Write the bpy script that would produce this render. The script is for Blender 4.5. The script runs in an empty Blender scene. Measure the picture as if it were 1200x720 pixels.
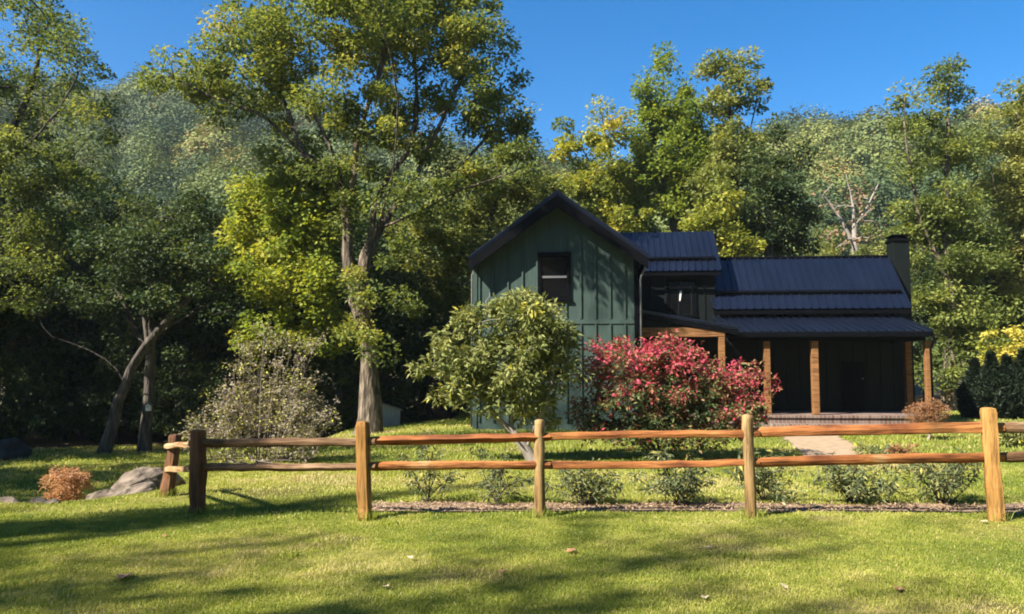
import bpy, math, random
import numpy as np
from mathutils import Vector, Matrix

rad = math.radians
S = bpy.context.scene
COL = S.collection

# ------------------------------------------------------------------ camera, sky, sun, exposure
CAM_H, PITCH, FPX = 1.6, math.atan(75.0 / 950.0), 950.0
cd = bpy.data.cameras.new('camera')
cam = bpy.data.objects.new('camera', cd)
COL.objects.link(cam)
cd.sensor_width = 36.0
cd.lens = FPX / 1200.0 * 36.0
cd.clip_start, cd.clip_end = 0.1, 3000.0
cam.location = (0, 0, CAM_H)
cam.rotation_euler = (rad(90) + PITCH, 0, 0)
S.camera = cam

SUN_AZ, SUN_EL = rad(56.0), rad(42.0)          # sun behind the left shoulder
SDIR = Vector((-math.cos(SUN_EL) * math.sin(SUN_AZ), -math.cos(SUN_EL) * math.cos(SUN_AZ), math.sin(SUN_EL)))
world = bpy.data.worlds.new('World')
S.world = world
world.use_nodes = True
nt = world.node_tree
nt.nodes.clear()
sky = nt.nodes.new('ShaderNodeTexSky')
sky.sky_type = 'NISHITA'
sky.sun_disc = False
sky.sun_elevation = SUN_EL
sky.sun_rotation = rad(180.0) + SUN_AZ
sky.altitude = 600.0
sky.air_density, sky.dust_density, sky.ozone_density = 1.0, 0.4, 4.0
hsv = nt.nodes.new('ShaderNodeHueSaturation')
hsv.inputs['Saturation'].default_value = 1.4
hsv.inputs['Value'].default_value = 1.0
bg = nt.nodes.new('ShaderNodeBackground')
bg.inputs['Strength'].default_value = 0.066
wo = nt.nodes.new('ShaderNodeOutputWorld')
nt.links.new(sky.outputs[0], hsv.inputs['Color'])
nt.links.new(hsv.outputs[0], bg.inputs['Color'])
nt.links.new(bg.outputs[0], wo.inputs['Surface'])

sl = bpy.data.lights.new('sun', 'SUN')
sl.energy = 5.0
sl.angle = rad(0.53)
sl.color = (1.0, 0.92, 0.78)
so = bpy.data.objects.new('sun', sl)
COL.objects.link(so)
so.rotation_euler = (-SDIR).to_track_quat('-Z', 'Y').to_euler()

S.view_settings.view_transform = 'Standard'
S.view_settings.look = 'None'
S.view_settings.exposure = 1.6
S.view_settings.gamma = 1.0
S.view_settings.use_curve_mapping = False
S.render.engine = 'CYCLES'
S.cycles.max_bounces = 6
S.cycles.diffuse_bounces = 3
S.cycles.glossy_bounces = 2
S.cycles.transmission_bounces = 3
S.cycles.transparent_max_bounces = 4
S.cycles.volume_bounces = 0
S.cycles.filter_width = 1.9
S.cycles.use_denoising = True
S.cycles.caustics_reflective = False
S.cycles.caustics_refractive = False

# ------------------------------------------------------------------ helpers
RNG = np.random.default_rng(7)
CP, SP = math.cos(PITCH), math.sin(PITCH)


def ray(px, py):
    u, v = (px - 600.0) / FPX, (360.0 - py) / FPX
    return np.array([u, CP - v * SP, SP + v * CP])


def pt(px, py, Y):
    """world point seen at a photo pixel, at distance Y in front of the camera"""
    d = ray(px, py)
    d = d * (Y / d[1])
    return np.array([d[0], d[1], d[2] + CAM_H])


def sst(t):
    t = np.clip(t, 0.0, 1.0)
    return t * t * (3 - 2 * t)


_tab = np.random.default_rng(3).random((256, 256))


def vnoise(x, y):
    x = np.asarray(x, float); y = np.asarray(y, float)
    xi = np.floor(x).astype(int); yi = np.floor(y).astype(int)
    fx = x - xi; fy = y - yi
    fx = fx * fx * (3 - 2 * fx); fy = fy * fy * (3 - 2 * fy)
    a = _tab[xi & 255, yi & 255]; b = _tab[(xi + 1) & 255, yi & 255]
    c = _tab[xi & 255, (yi + 1) & 255]; d = _tab[(xi + 1) & 255, (yi + 1) & 255]
    return (a * (1 - fx) + b * fx) * (1 - fy) + (c * (1 - fx) + d * fx) * fy


def fbm(x, y, n=3):
    s, a, t = 0.0, 1.0, 0.0
    for i in range(n):
        s = s + a * vnoise(np.asarray(x) * 2 ** i + 17 * i, np.asarray(y) * 2 ** i + 31 * i)
        t += a
        a *= 0.5
    return s / t


def gz(x, y):
    """height of the yard"""
    x = np.asarray(x, float); y = np.asarray(y, float)
    drop1 = 0.95 * sst((-4.1 - x) / 3.0) * sst((y - 9.6) / 4.5)
    drop2 = 0.30 * sst((-1.6 - x) / 3.5) * sst((y - 16.5) / 7.0)
    z = -np.maximum(drop1, drop2)
    z = z + 0.05 * (fbm(x * 0.35 + 5, y * 0.35 + 9, 2) - 0.5) * sst((26 - y) / 4)
    z = z - 0.02
    return z


def tag(o, label=None, cat=None, group=None, kind=None):
    if label: o['label'] = label
    if cat: o['category'] = cat
    if group: o['group'] = group
    if kind: o['kind'] = kind
    return o


def thing(name, label, cat, loc=(0, 0, 0), rz=0.0, group=None):
    o = bpy.data.objects.new(name, None)
    o.empty_display_size = 0.2
    COL.objects.link(o)
    o.location = loc
    o.rotation_euler = (0, 0, rz)
    return tag(o, label, cat, group)


def mesh_np(name, V, F, mat=None, parent=None, attrs=None, smooth=False):
    """V (n,3); F list of equal-length index arrays groups [(m,k),...]"""
    me = bpy.data.meshes.new(name)
    V = np.asarray(V, np.float32)
    if not isinstance(F, list): F = [F]
    F = [np.asarray(f, np.int32) for f in F if len(f)]
    me.vertices.add(len(V))
    me.vertices.foreach_set('co', V.ravel())
    nl = sum(f.size for f in F); npol = sum(len(f) for f in F)
    me.loops.add(nl); me.polygons.add(npol)
    me.loops.foreach_set('vertex_index', np.concatenate([f.ravel() for f in F]))
    tot = np.concatenate([np.full(len(f), f.shape[1], np.int32) for f in F])
    st = np.concatenate([[0], np.cumsum(tot)[:-1]]).astype(np.int32)
    me.polygons.foreach_set('loop_start', st)
    me.polygons.foreach_set('loop_total', tot)
    me.polygons.foreach_set('use_smooth', np.full(npol, smooth, bool))
    if attrs:
        for k, a in attrs.items():
            at = me.attributes.new(k, 'FLOAT', 'POINT')
            at.data.foreach_set('value', np.asarray(a, np.float32))
    me.update(calc_edges=True)
    if mat: me.materials.append(mat)
    o = bpy.data.objects.new(name, me)
    COL.objects.link(o)
    if parent: o.parent = parent
    return o


class MB:
    """collects solids, then links them as one mesh object"""
    def __init__(s):
        s.V, s.F = [], []

    def add(s, vs, fs):
        n = len(s.V)
        s.V += [tuple(v) for v in vs]
        s.F += [tuple(i + n for i in f) for f in fs]

    def hexa(s, p):      # 8 points: bottom 4 ccw, top 4 ccw
        s.add(p, [(3, 2, 1, 0), (4, 5, 6, 7), (0, 1, 5, 4), (1, 2, 6, 5), (2, 3, 7, 6), (3, 0, 4, 7)])

    def box(s, x0, x1, y0, y1, z0, z1):
        s.hexa([(x0, y0, z0), (x1, y0, z0), (x1, y1, z0), (x0, y1, z0), (x0, y0, z1), (x1, y0, z1), (x1, y1, z1), (x0, y1, z1)])

    def prism(s, poly, y0, y1):   # polygon in x,z extruded along y
        n = len(poly)
        vs = [(x, y0, z) for x, z in poly] + [(x, y1, z) for x, z in poly]
        fs = [tuple(range(n))[::1], tuple(range(2 * n - 1, n - 1, -1))]
        fs += [(i, n + i, n + (i + 1) % n, (i + 1) % n) for i in range(n)]
        s.add(vs, fs)

    def slab(s, a, b, c, d, n, t):     # quad a,b,c,d thickened by t against the normal n
        n = np.array(n, float); n /= np.linalg.norm(n)
        q = [np.array(p, float) for p in (a, b, c, d)]
        s.hexa([p - n * t for p in q] + q)

    def tube(s, pts, r, k=8):
        vs, fs = tube_np(np.array(pts, float), np.full(len(pts), r) if np.isscalar(r) else np.array(r), k)
        n = len(s.V)
        s.V += [tuple(v) for v in vs]
        s.F += [tuple(int(i) + n for i in f) for f in fs]
        m = len(pts)
        s.F.append(tuple(n + i for i in range(k))[::-1])
        s.F.append(tuple(n + (m - 1) * k + i for i in range(k)))

    def build(s, name, mat, parent=None, bevel=0.0, smooth=False):
        me = bpy.data.meshes.new(name)
        me.from_pydata(s.V, [], s.F)
        me.update()
        if mat: me.materials.append(mat)
        o = bpy.data.objects.new(name, me)
        COL.objects.link(o)
        if parent: o.parent = parent
        if smooth:
            me.polygons.foreach_set('use_smooth', np.full(len(me.polygons), True, bool))
        if bevel:
            m = o.modifiers.new('bevel', 'BEVEL')
            m.width = bevel; m.segments = 2; m.limit_method = 'ANGLE'
        return o


def tube_np(P, R, k):
    n = len(P)
    T = np.gradient(P, axis=0)
    T /= np.linalg.norm(T, axis=1)[:, None] + 1e-9
    a = np.array([1.0, 0, 0]) if abs(T[0][0]) < 0.8 else np.array([0, 1.0, 0])
    U = np.cross(T[0], a); U /= np.linalg.norm(U) + 1e-9
    ang = np.arange(k) * 2 * math.pi / k
    V = np.empty((n, k, 3))
    for i in range(n):
        U = U - T[i] * np.dot(U, T[i]); U /= np.linalg.norm(U) + 1e-9
        W = np.cross(T[i], U)
        V[i] = P[i] + R[i] * (np.cos(ang)[:, None] * U + np.sin(ang)[:, None] * W)
    i = np.arange(n - 1)[:, None] * k; j = np.arange(k)[None, :]; j2 = (j + 1) % k
    F = np.stack([i + j, i + j2, i + k + j2, i + k + j], -1).reshape(-1, 4)
    return V.reshape(-1, 3), F


# ------------------------------------------------------------------ materials
def mat_base(name):
    m = bpy.data.materials.new(name)
    m.use_nodes = True
    t = m.node_tree
    b = t.nodes['Principled BSDF']
    return m, t, b


def noise_node(t, scale, detail=4, vec=None, rough=0.55):
    n = t.nodes.new('ShaderNodeTexNoise')
    n.inputs['Scale'].default_value = scale
    n.inputs['Detail'].default_value = detail
    n.inputs['Roughness'].default_value = rough
    if vec is not None: t.links.new(vec, n.inputs['Vector'])
    return n


def obj_vec(t, scale=(1, 1, 1), world_space=False):
    if world_space:
        g = t.nodes.new('ShaderNodeNewGeometry'); src = g.outputs['Position']
    else:
        g = t.nodes.new('ShaderNodeTexCoord'); src = g.outputs['Object']
    mp = t.nodes.new('ShaderNodeMapping')
    mp.inputs['Scale'].default_value = scale
    t.links.new(src, mp.inputs['Vector'])
    return mp.outputs['Vector']


def ramp(t, fac, stops):
    r = t.nodes.new('ShaderNodeValToRGB')
    el = r.color_ramp.elements
    while len(el) < len(stops): el.new(0.5)
    for e, (p, c) in zip(el, stops):
        e.position = p; e.color = (*c, 1)
    t.links.new(fac, r.inputs['Fac'])
    return r


def bump(t, b, h, strength, dist=0.02):
    n = t.nodes.new('ShaderNodeBump')
    n.inputs['Strength'].default_value = strength
    n.inputs['Distance'].default_value = dist
    t.links.new(h, n.inputs['Height'])
    t.links.new(n.outputs[0], b.inputs['Normal'])


def simple(name, stops, scale=6.0, stretch=(1, 1, 1), rough=0.6, bmp=0.3, bdist=0.01, metallic=0.0, spec=0.5, detail=5):
    m, t, b = mat_base(name)
    v = obj_vec(t, stretch)
    n = noise_node(t, scale, detail, v)
    r = ramp(t, n.outputs['Fac'], stops)
    t.links.new(r.outputs[0], b.inputs['Base Color'])
    b.inputs['Roughness'].default_value = rough
    b.inputs['Metallic'].default_value = metallic
    b.inputs['Specular IOR Level'].default_value = spec
    if bmp: bump(t, b, n.outputs['Fac'], bmp, bdist)
    return m


def leaf_mat(name, stops, trans=0.35, tcol=(1.35, 1.25, 0.6), rough=0.6, spec=0.22):
    m, t, b = mat_base(name)
    a = t.nodes.new('ShaderNodeAttribute')
    a.attribute_name = 'tint'
    r = ramp(t, a.outputs['Fac'], stops)
    t.links.new(r.outputs[0], b.inputs['Base Color'])
    b.inputs['Roughness'].default_value = rough
    b.inputs['Specular IOR Level'].default_value = spec
    tr = t.nodes.new('ShaderNodeBsdfTranslucent')
    mul = t.nodes.new('ShaderNodeMix'); mul.data_type = 'RGBA'; mul.blend_type = 'MULTIPLY'
    mul.inputs[0].default_value = 1.0
    t.links.new(r.outputs[0], mul.inputs[6])
    mul.inputs[7].default_value = (*tcol, 1)
    t.links.new(mul.outputs[2], tr.inputs['Color'])
    mx = t.nodes.new('ShaderNodeMixShader')
    mx.inputs[0].default_value = trans
    out = t.nodes['Material Output']
    t.links.new(b.outputs[0], mx.inputs[1]); t.links.new(tr.outputs[0], mx.inputs[2])
    t.links.new(mx.outputs[0], out.inputs['Surface'])
    return m


M = {}
M['oak_leaf'] = leaf_mat('oak_leaf', [(0.0, (0.075, 0.105, 0.034)), (0.45, (0.16, 0.205, 0.055)), (0.8, (0.265, 0.295, 0.07)), (1.0, (0.40, 0.37, 0.09))], trans=0.45)
M['lime_leaf'] = leaf_mat('lime_leaf', [(0.0, (0.11, 0.17, 0.032)), (0.5, (0.215, 0.275, 0.044)), (1.0, (0.39, 0.39, 0.065))], trans=0.48)
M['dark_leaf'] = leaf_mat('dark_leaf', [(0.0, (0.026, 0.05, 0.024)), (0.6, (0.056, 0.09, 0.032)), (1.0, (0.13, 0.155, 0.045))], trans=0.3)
M['olive_leaf'] = leaf_mat('olive_leaf', [(0.0, (0.10, 0.135, 0.044)), (0.5, (0.21, 0.24, 0.066)), (1.0, (0.35, 0.345, 0.11))], trans=0.42)
M['gold_leaf'] = leaf_mat('gold_leaf', [(0.0, (0.14, 0.18, 0.036)), (0.45, (0.28, 0.305, 0.050)), (0.8, (0.44, 0.415, 0.065)), (1.0, (0.54, 0.43, 0.09))], trans=0.4)
M['rust_leaf'] = leaf_mat('rust_leaf', [(0.0, (0.16, 0.11, 0.06)), (0.5, (0.26, 0.17, 0.10)), (1.0, (0.34, 0.20, 0.12))])
M['shrub_leaf'] = leaf_mat('shrub_leaf', [(0.0, (0.09, 0.12, 0.04)), (0.5, (0.20, 0.225, 0.075)), (0.9, (0.33, 0.33, 0.12)), (1.0, (0.44, 0.41, 0.06))], trans=0.25, rough=0.55, spec=0.2)
M['red_leaf'] = leaf_mat('red_leaf', [(0.0, (0.05, 0.085, 0.03)), (0.25, (0.14, 0.17, 0.055)), (0.42, (0.27, 0.18, 0.085)), (0.62, (0.36, 0.085, 0.08)), (0.85, (0.40, 0.04, 0.075)), (1.0, (0.50, 0.09, 0.14))], trans=0.3, tcol=(1.3, 0.9, 0.9))
M['twig_leaf'] = leaf_mat('twig_leaf', [(0.0, (0.19, 0.155, 0.13)), (0.6, (0.31, 0.27, 0.19)), (0.85, (0.34, 0.33, 0.10)), (1.0, (0.42, 0.42, 0.06))], trans=0.25)
M['maple_orange'] = leaf_mat('maple_orange', [(0.0, (0.34, 0.17, 0.09)), (0.6, (0.52, 0.29, 0.17)), (1.0, (0.60, 0.42, 0.28))])
M['maple_rust'] = leaf_mat('maple_rust', [(0.0, (0.12, 0.10, 0.04)), (0.5, (0.28, 0.14, 0.07)), (1.0, (0.38, 0.18, 0.10))])
M['rhodo_leaf'] = leaf_mat('rhodo_leaf', [(0.0, (0.065, 0.085, 0.040)), (0.6, (0.13, 0.155, 0.070)), (0.92, (0.22, 0.235, 0.10)), (1.0, (0.36, 0.32, 0.09))], trans=0.15, rough=0.55, spec=0.2)
M['cedar_leaf'] = leaf_mat('cedar_leaf', [(0.0, (0.006, 0.013, 0.007)), (1.0, (0.016, 0.030, 0.012))], trans=0.1)  # greens darkened to hold the shade the evergreens stand in
M['hill_leaf'] = leaf_mat('hill_leaf', [(0.0, (0.028, 0.055, 0.030)), (0.3, (0.075, 0.112, 0.040)), (0.62, (0.155, 0.185, 0.050)), (0.85, (0.25, 0.245, 0.065)), (0.94, (0.27, 0.19, 0.09)), (1.0, (0.38, 0.23, 0.05))], trans=0.12)
M['bark'] = simple('bark', [(0.36, (0.022, 0.017, 0.013)), (0.5, (0.095, 0.072, 0.052)), (0.66, (0.25, 0.20, 0.15))], 9.0, (1, 1, 0.2), 0.95, 1.0, 0.12, detail=8)
M['twig_bark'] = simple('twig_bark', [(0.3, (0.09, 0.07, 0.06)), (0.7, (0.19, 0.155, 0.135))], 8.0, (1, 1, 0.3), 0.85, 0.6, 0.02)
M['bark_dark'] = simple('bark_dark', [(0.36, (0.018, 0.016, 0.014)), (0.66, (0.11, 0.092, 0.076))], 9.0, (1, 1, 0.22), 0.95, 1.0, 0.1, detail=8)
M['bark_pale'] = simple('bark_pale', [(0.3, (0.14, 0.12, 0.10)), (0.7, (0.34, 0.30, 0.26))], 8.0, (1, 1, 0.3), 0.85, 0.6, 0.02)

# wood of the fence, house paint, metal roof
def wood(name, stops, dark=(0.06, 0.03, 0.015)):
    m, t, b = mat_base(name)
    oi = t.nodes.new('ShaderNodeObjectInfo')
    tc = t.nodes.new('ShaderNodeTexCoord')
    ad = t.nodes.new('ShaderNodeVectorMath'); ad.operation = 'ADD'
    mu = t.nodes.new('ShaderNodeVectorMath'); mu.operation = 'SCALE'; mu.inputs['Scale'].default_value = 13.0
    cb = t.nodes.new('ShaderNodeCombineXYZ')
    for i in range(3): t.links.new(oi.outputs['Random'], cb.inputs[i])
    t.links.new(cb.outputs[0], mu.inputs[0])
    t.links.new(tc.outputs['Object'], ad.inputs[0]); t.links.new(mu.outputs[0], ad.inputs[1])
    mp = t.nodes.new('ShaderNodeMapping'); mp.inputs['Scale'].default_value = (1.2, 14, 14)
    t.links.new(ad.outputs[0], mp.inputs['Vector'])
    n1 = noise_node(t, 1.8, 6, mp.outputs[0], 0.65)
    n2 = noise_node(t, 1.6, 3, ad.outputs[0])
    r1 = ramp(t, n2.outputs['Fac'], stops)
    r2 = ramp(t, n1.outputs['Fac'], [(0.34, dark), (0.54, (1, 1, 1))])
    mx = t.nodes.new('ShaderNodeMix'); mx.data_type = 'RGBA'; mx.blend_type = 'MULTIPLY'
    mx.inputs[0].default_value = 0.75
    t.links.new(r1.outputs[0], mx.inputs[6]); t.links.new(r2.outputs[0], mx.inputs[7])
    t.links.new(mx.outputs[2], b.inputs['Base Color'])
    b.inputs['Roughness'].default_value = 0.75
    b.inputs['Specular IOR Level'].default_value = 0.25
    bump(t, b, n1.outputs['Fac'], 1.0, 0.02)
    return m


M['rail_wood'] = wood('rail_wood', [(0.32, (0.17, 0.055, 0.02)), (0.48, (0.34, 0.125, 0.038)), (0.62, (0.42, 0.175, 0.055)), (0.78, (0.56, 0.34, 0.17))])
M['rail_brown'] = wood('rail_brown', [(0.35, (0.13, 0.07, 0.035)), (0.55, (0.22, 0.13, 0.07)), (0.72, (0.36, 0.25, 0.16))])
M['rail_pale'] = wood('rail_pale', [(0.35, (0.30, 0.18, 0.085)), (0.7, (0.46, 0.33, 0.19))])
M['post_tan'] = wood('post_tan', [(0.3, (0.25, 0.155, 0.062)), (0.7, (0.40, 0.27, 0.125))])
M['post_gold'] = wood('post_gold', [(0.3, (0.36, 0.185, 0.05)), (0.7, (0.50, 0.285, 0.095))])
M['post_amber'] = wood('post_amber', [(0.3, (0.22, 0.105, 0.025)), (0.7, (0.34, 0.185, 0.055))])
M['post_dark'] = wood('post_dark', [(0.3, (0.10, 0.045, 0.022)), (0.7, (0.18, 0.085, 0.04))])
M['porch_wood'] = wood('porch_wood', [(0.3, (0.19, 0.085, 0.03)), (0.7, (0.28, 0.14, 0.055))])
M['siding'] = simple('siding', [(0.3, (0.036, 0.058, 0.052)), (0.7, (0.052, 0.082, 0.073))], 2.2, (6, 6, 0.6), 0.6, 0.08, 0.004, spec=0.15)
M['siding_dark_shade'] = simple('siding_dark_shade', [(0.3, (0.0035, 0.006, 0.0065)), (0.7, (0.006, 0.0095, 0.0095))], 2.2, (6, 6, 0.6), 0.6, 0.08, 0.004, spec=0.15)  # dark paint, deepened to hold the shade of porch and recess
M['trim_black'] = simple('trim_black', [(0.3, (0.0016, 0.002, 0.003)), (0.7, (0.0026, 0.003, 0.0045))], 5, (1, 1, 1), 0.6, 0.1, 0.003, spec=0.05)
M['roof_metal'] = simple('roof_metal', [(0.3, (0.005, 0.009, 0.022)), (0.7, (0.009, 0.014, 0.032))], 1.4, (1, 0.5, 0.5), 0.32, 0.05, 0.004, 0.35, 0.6)
M['brick'] = None
M['downspout'] = simple('downspout', [(0.3, (0.10, 0.10, 0.11)), (0.7, (0.15, 0.15, 0.16))], 4, (1, 1, 1), 0.4, 0, spec=0.5)
M['rock'] = simple('rock', [(0.28, (0.03, 0.024, 0.018)), (0.5, (0.13, 0.10, 0.075)), (0.72, (0.26, 0.21, 0.165))], 3.6, (1, 1, 1.8), 0.9, 1.0, 0.12, detail=10)
M['path_stone'] = simple('path_stone', [(0.3, (0.24, 0.165, 0.10)), (0.7, (0.38, 0.28, 0.18))], 5, (1, 1, 1), 0.9, 0.6, 0.02, detail=8)
M['mulch'] = simple('mulch', [(0.3, (0.12, 0.08, 0.05)), (0.55, (0.26, 0.175, 0.115)), (0.75, (0.40, 0.29, 0.19))], 22, (1, 1, 1), 0.95, 1.0, 0.03, detail=6)
M['shed_grey'] = simple('shed_grey', [(0.3, (0.16, 0.20, 0.25)), (0.7, (0.26, 0.30, 0.35))], 5, (8, 8, 0.6), 0.8, 0.2, 0.01)
M['white'] = simple('white', [(0.3, (0.62, 0.60, 0.56)), (0.7, (0.74, 0.72, 0.68))], 5, (1, 1, 1), 0.7, 0.1, 0.004)
m, t, b = mat_base('glass_pane')
b.inputs['Base Color'].default_value = (0.004, 0.004, 0.005, 1)
b.inputs['Roughness'].default_value = 0.06
b.inputs['Specular IOR Level'].default_value = 0.35
M['glass'] = m
m, t, b = mat_base('brick')
v = obj_vec(t, (1, 1, 1))
br = t.nodes.new('ShaderNodeTexBrick')
br.inputs['Scale'].default_value = 1.0
br.inputs['Color1'].default_value = (0.11, 0.055, 0.04, 1)
br.inputs['Color2'].default_value = (0.18, 0.12, 0.095, 1)
br.inputs['Mortar'].default_value = (0.20, 0.18, 0.165, 1)
br.inputs['Mortar Size'].default_value = 0.012
br.inputs['Brick Width'].default_value = 0.11
br.inputs['Row Height'].default_value = 0.4
t.links.new(v, br.inputs['Vector'])
t.links.new(br.outputs[0], b.inputs['Base Color'])
b.inputs['Roughness'].default_value = 0.85
bump(t, b, br.outputs['Fac'], -0.4, 0.01)
M['brick'] = m

# ground: lawn, leaf litter under the wood
m, t, b = mat_base('lawn_ground')
v = obj_vec(t, (1, 1, 1), True)
n1 = noise_node(t, 0.55, 4, v); n2 = noise_node(t, 9.0, 6, v); n3 = noise_node(t, 60.0, 3, v)
r1 = ramp(t, n1.outputs['Fac'], [(0.30, (0.12, 0.15, 0.024)), (0.5, (0.19, 0.20, 0.04)), (0.68, (0.28, 0.235, 0.09))])
r2 = ramp(t, n2.outputs['Fac'], [(0.30, (0.55, 0.6, 0.5)), (0.65, (1.15, 1.1, 1.05))])
mx = t.nodes.new('ShaderNodeMix'); mx.data_type = 'RGBA'; mx.blend_type = 'MULTIPLY'; mx.inputs[0].default_value = 1.0
t.links.new(r1.outputs[0], mx.inputs[6]); t.links.new(r2.outputs[0], mx.inputs[7])
la = t.nodes.new('ShaderNodeAttribute'); la.attribute_name = 'litter'
r3 = ramp(t, n2.outputs['Fac'], [(0.3, (0.045, 0.034, 0.022)), (0.7, (0.13, 0.09, 0.05))])
mx2 = t.nodes.new('ShaderNodeMix'); mx2.data_type = 'RGBA'
t.links.new(la.outputs['Fac'], mx2.inputs[0])
t.links.new(mx.outputs[2], mx2.inputs[6]); t.links.new(r3.outputs[0], mx2.inputs[7])
t.links.new(mx2.outputs[2], b.inputs['Base Color'])
b.inputs['Roughness'].default_value = 0.95
b.inputs['Specular IOR Level'].default_value = 0.1
bump(t, b, n3.outputs['Fac'], 0.8, 0.03)
M['lawn'] = m
M['grass_blade'] = leaf_mat('grass_blade', [(0.0, (0.155, 0.21, 0.032)), (0.45, (0.315, 0.345, 0.06)), (0.75, (0.45, 0.43, 0.125)), (1.0, (0.52, 0.43, 0.23))], trans=0.35, tcol=(1.3, 1.3, 0.6), rough=0.5, spec=0.3)

# ------------------------------------------------------------------ setting: ground, hills
def axis(lo, hi, step, far_lo, far_hi, n):
    a = np.arange(lo, hi + 1e-6, step)
    g = np.linspace(0, 1, n + 1)[1:] ** 1.6
    return np.concatenate([(lo - (lo - far_lo) * g)[::-1], a, hi + (far_hi - hi) * g])


xs = axis(-16, 16, 0.22, -700, 700, 26)
ys = axis(2, 34, 0.22, -250, 900, 26)
X, Y = np.meshgrid(xs, ys, indexing='ij')
Z = gz(X, Y)
near = (np.abs(X) < 16) & (Y > 2) & (Y < 34)
Z = Z + np.where(near, 0.018 * (fbm(X * 3, Y * 3, 2) - 0.5), 0)
nx, ny = len(xs), len(ys)
I = np.arange(nx * ny).reshape(nx, ny)
F = np.stack([I[:-1, :-1], I[1:, :-1], I[1:, 1:], I[:-1, 1:]], -1).reshape(-1, 4)


def litter_at(x, y):
    w = 2.2 * (fbm(np.asarray(x) * 0.25, np.asarray(y) * 0.25, 2) - 0.5)
    edge = np.where(x < -2, 27.0 + w, np.where(x > 13, 44.0 + w, 36.0 + w))
    return sst((np.asarray(y) - edge) / 1.5)


BARE = [(-2.75, 5.45, .30), (-.2, 6.6, .32), (3.4, 5.6, .35), (-3.2, 10.9, .8), (1.9, 7.6, .4), (-1.6, 8.0, .3), (5.3, 6.6, .4)]


def bare_at(x, y):
    x = np.asarray(x, float); y = np.asarray(y, float)
    v = np.zeros(np.broadcast(x, y).shape)
    w = 1 + .9 * (fbm(x * 3.1, y * 3.1, 3) - .5)
    for bx_, by_, r_ in BARE:
        v = np.maximum(v, 1 - sst(np.hypot((x - bx_) * .7, y - by_) * w / r_ / 1.2))
    return v


lit = np.maximum(litter_at(X, Y), .75 * bare_at(X, Y))
g = mesh_np('lawn', np.stack([X, Y, Z], -1).reshape(-1, 3), F, M['lawn'], attrs={'litter': lit.ravel()}, smooth=True)
tag(g, kind='structure')

SKYU = np.array([-700, -200, 0, 130, 190, 250, 320, 420, 520, 640, 760, 880, 945, 1000, 1040, 1100, 1200, 1400, 1900])
SKYV = np.array([150, 150, 170, 166, 156, 168, 200, 230, 246, 262, 262, 240, 206, 190, 182, 180, 186, 190, 190])


def hz(x, y):
    px = 600 + FPX * x / np.maximum(y, 1)
    sy = np.interp(px, SKYU, SKYV)
    H = (435 - sy) / FPX * 190.0 + 1.6
    d = sst((y - 46) / 30) * 0.06 + 0.94 * np.clip((y - 52) / 138, 0, 1.0) ** 1.15
    z = -1.6 + (H + 1.6) * d
    z = z + 20.0 * (fbm(x * 0.022 + 3, y * 0.016, 3) - 0.5) * np.clip((y - 60) / 60, 0, 1)
    z = np.where(y > 200, z - (y - 200) * 0.03, z)
    return z


uu = np.linspace(-1.2, 1.2, 130)
dd = np.concatenate([np.linspace(46, 210, 60), np.linspace(220, 420, 10)])
U, Dd = np.meshgrid(uu, dd, indexing='ij')
HX, HY = U * Dd, Dd
HZ = hz(HX, HY)
I = np.arange(HX.size).reshape(HX.shape)
F = np.stack([I[:-1, :-1], I[1:, :-1], I[1:, 1:], I[:-1, 1:]], -1).reshape(-1, 4)
M['hill_floor'] = simple('hill_floor', [(0.3, (0.035, 0.04, 0.02)), (0.7, (0.10, 0.085, 0.045))], 0.35, (1, 1, 1), 0.95, 0.5, 0.3)
h = mesh_np('hills', np.stack([HX, HY, HZ], -1).reshape(-1, 3), F, M['hill_floor'], smooth=True)
tag(h, kind='structure')


# ------------------------------------------------------------------ leaves and trees
def leaf_quads(C, L, Wd, rng, up=0.5, droop=0.25, dirs=None, face=None):
    """diamond leaves at the points C; returns verts (n*4,3)"""
    n = len(C)
    N = rng.normal(size=(n, 3)); N[:, 2] = np.abs(N[:, 2]) + up
    if face is not None: N = 0.5 * N + face
    N /= np.linalg.norm(N, axis=1)[:, None]
    A = rng.normal(size=(n, 3)) if dirs is None else dirs + 0.6 * rng.normal(size=(n, 3))
    A[:, 2] -= droop
    A -= N * np.sum(A * N, 1)[:, None]
    A /= np.linalg.norm(A, axis=1)[:, None] + 1e-9
    B = np.cross(N, A)
    l = (L * (0.65 + 0.7 * rng.random(n)))[:, None]
    w = l * (Wd / L) * (0.75 + 0.5 * rng.random(n))[:, None]
    V = np.empty((n, 4, 3))
    V[:, 0] = C
    V[:, 1] = C + A * l * 0.5 + B * w * 0.5 + N * l * 0.06
    V[:, 2] = C + A * l - N * l * 0.08
    V[:, 3] = C + A * l * 0.5 - B * w * 0.5 + N * l * 0.06
    return V.reshape(-1, 3)


def quad_faces(n):
    return np.arange(n * 4, dtype=np.int32).reshape(n, 4)


def resample(P, step):
    P = np.asarray(P, float)
    out = [P[0]]
    for a, b_ in zip(P[:-1], P[1:]):
        k = max(1, int(round(np.linalg.norm(b_ - a) / step)))
        for i in range(1, k + 1): out.append(a + (b_ - a) * i / k)
    out = np.array(out)
    if len(out) > 3:           # soften the corners
        for _ in range(2):
            out[1:-1] = 0.25 * out[:-2] + 0.5 * out[1:-1] + 0.25 * out[2:]
    return out


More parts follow.
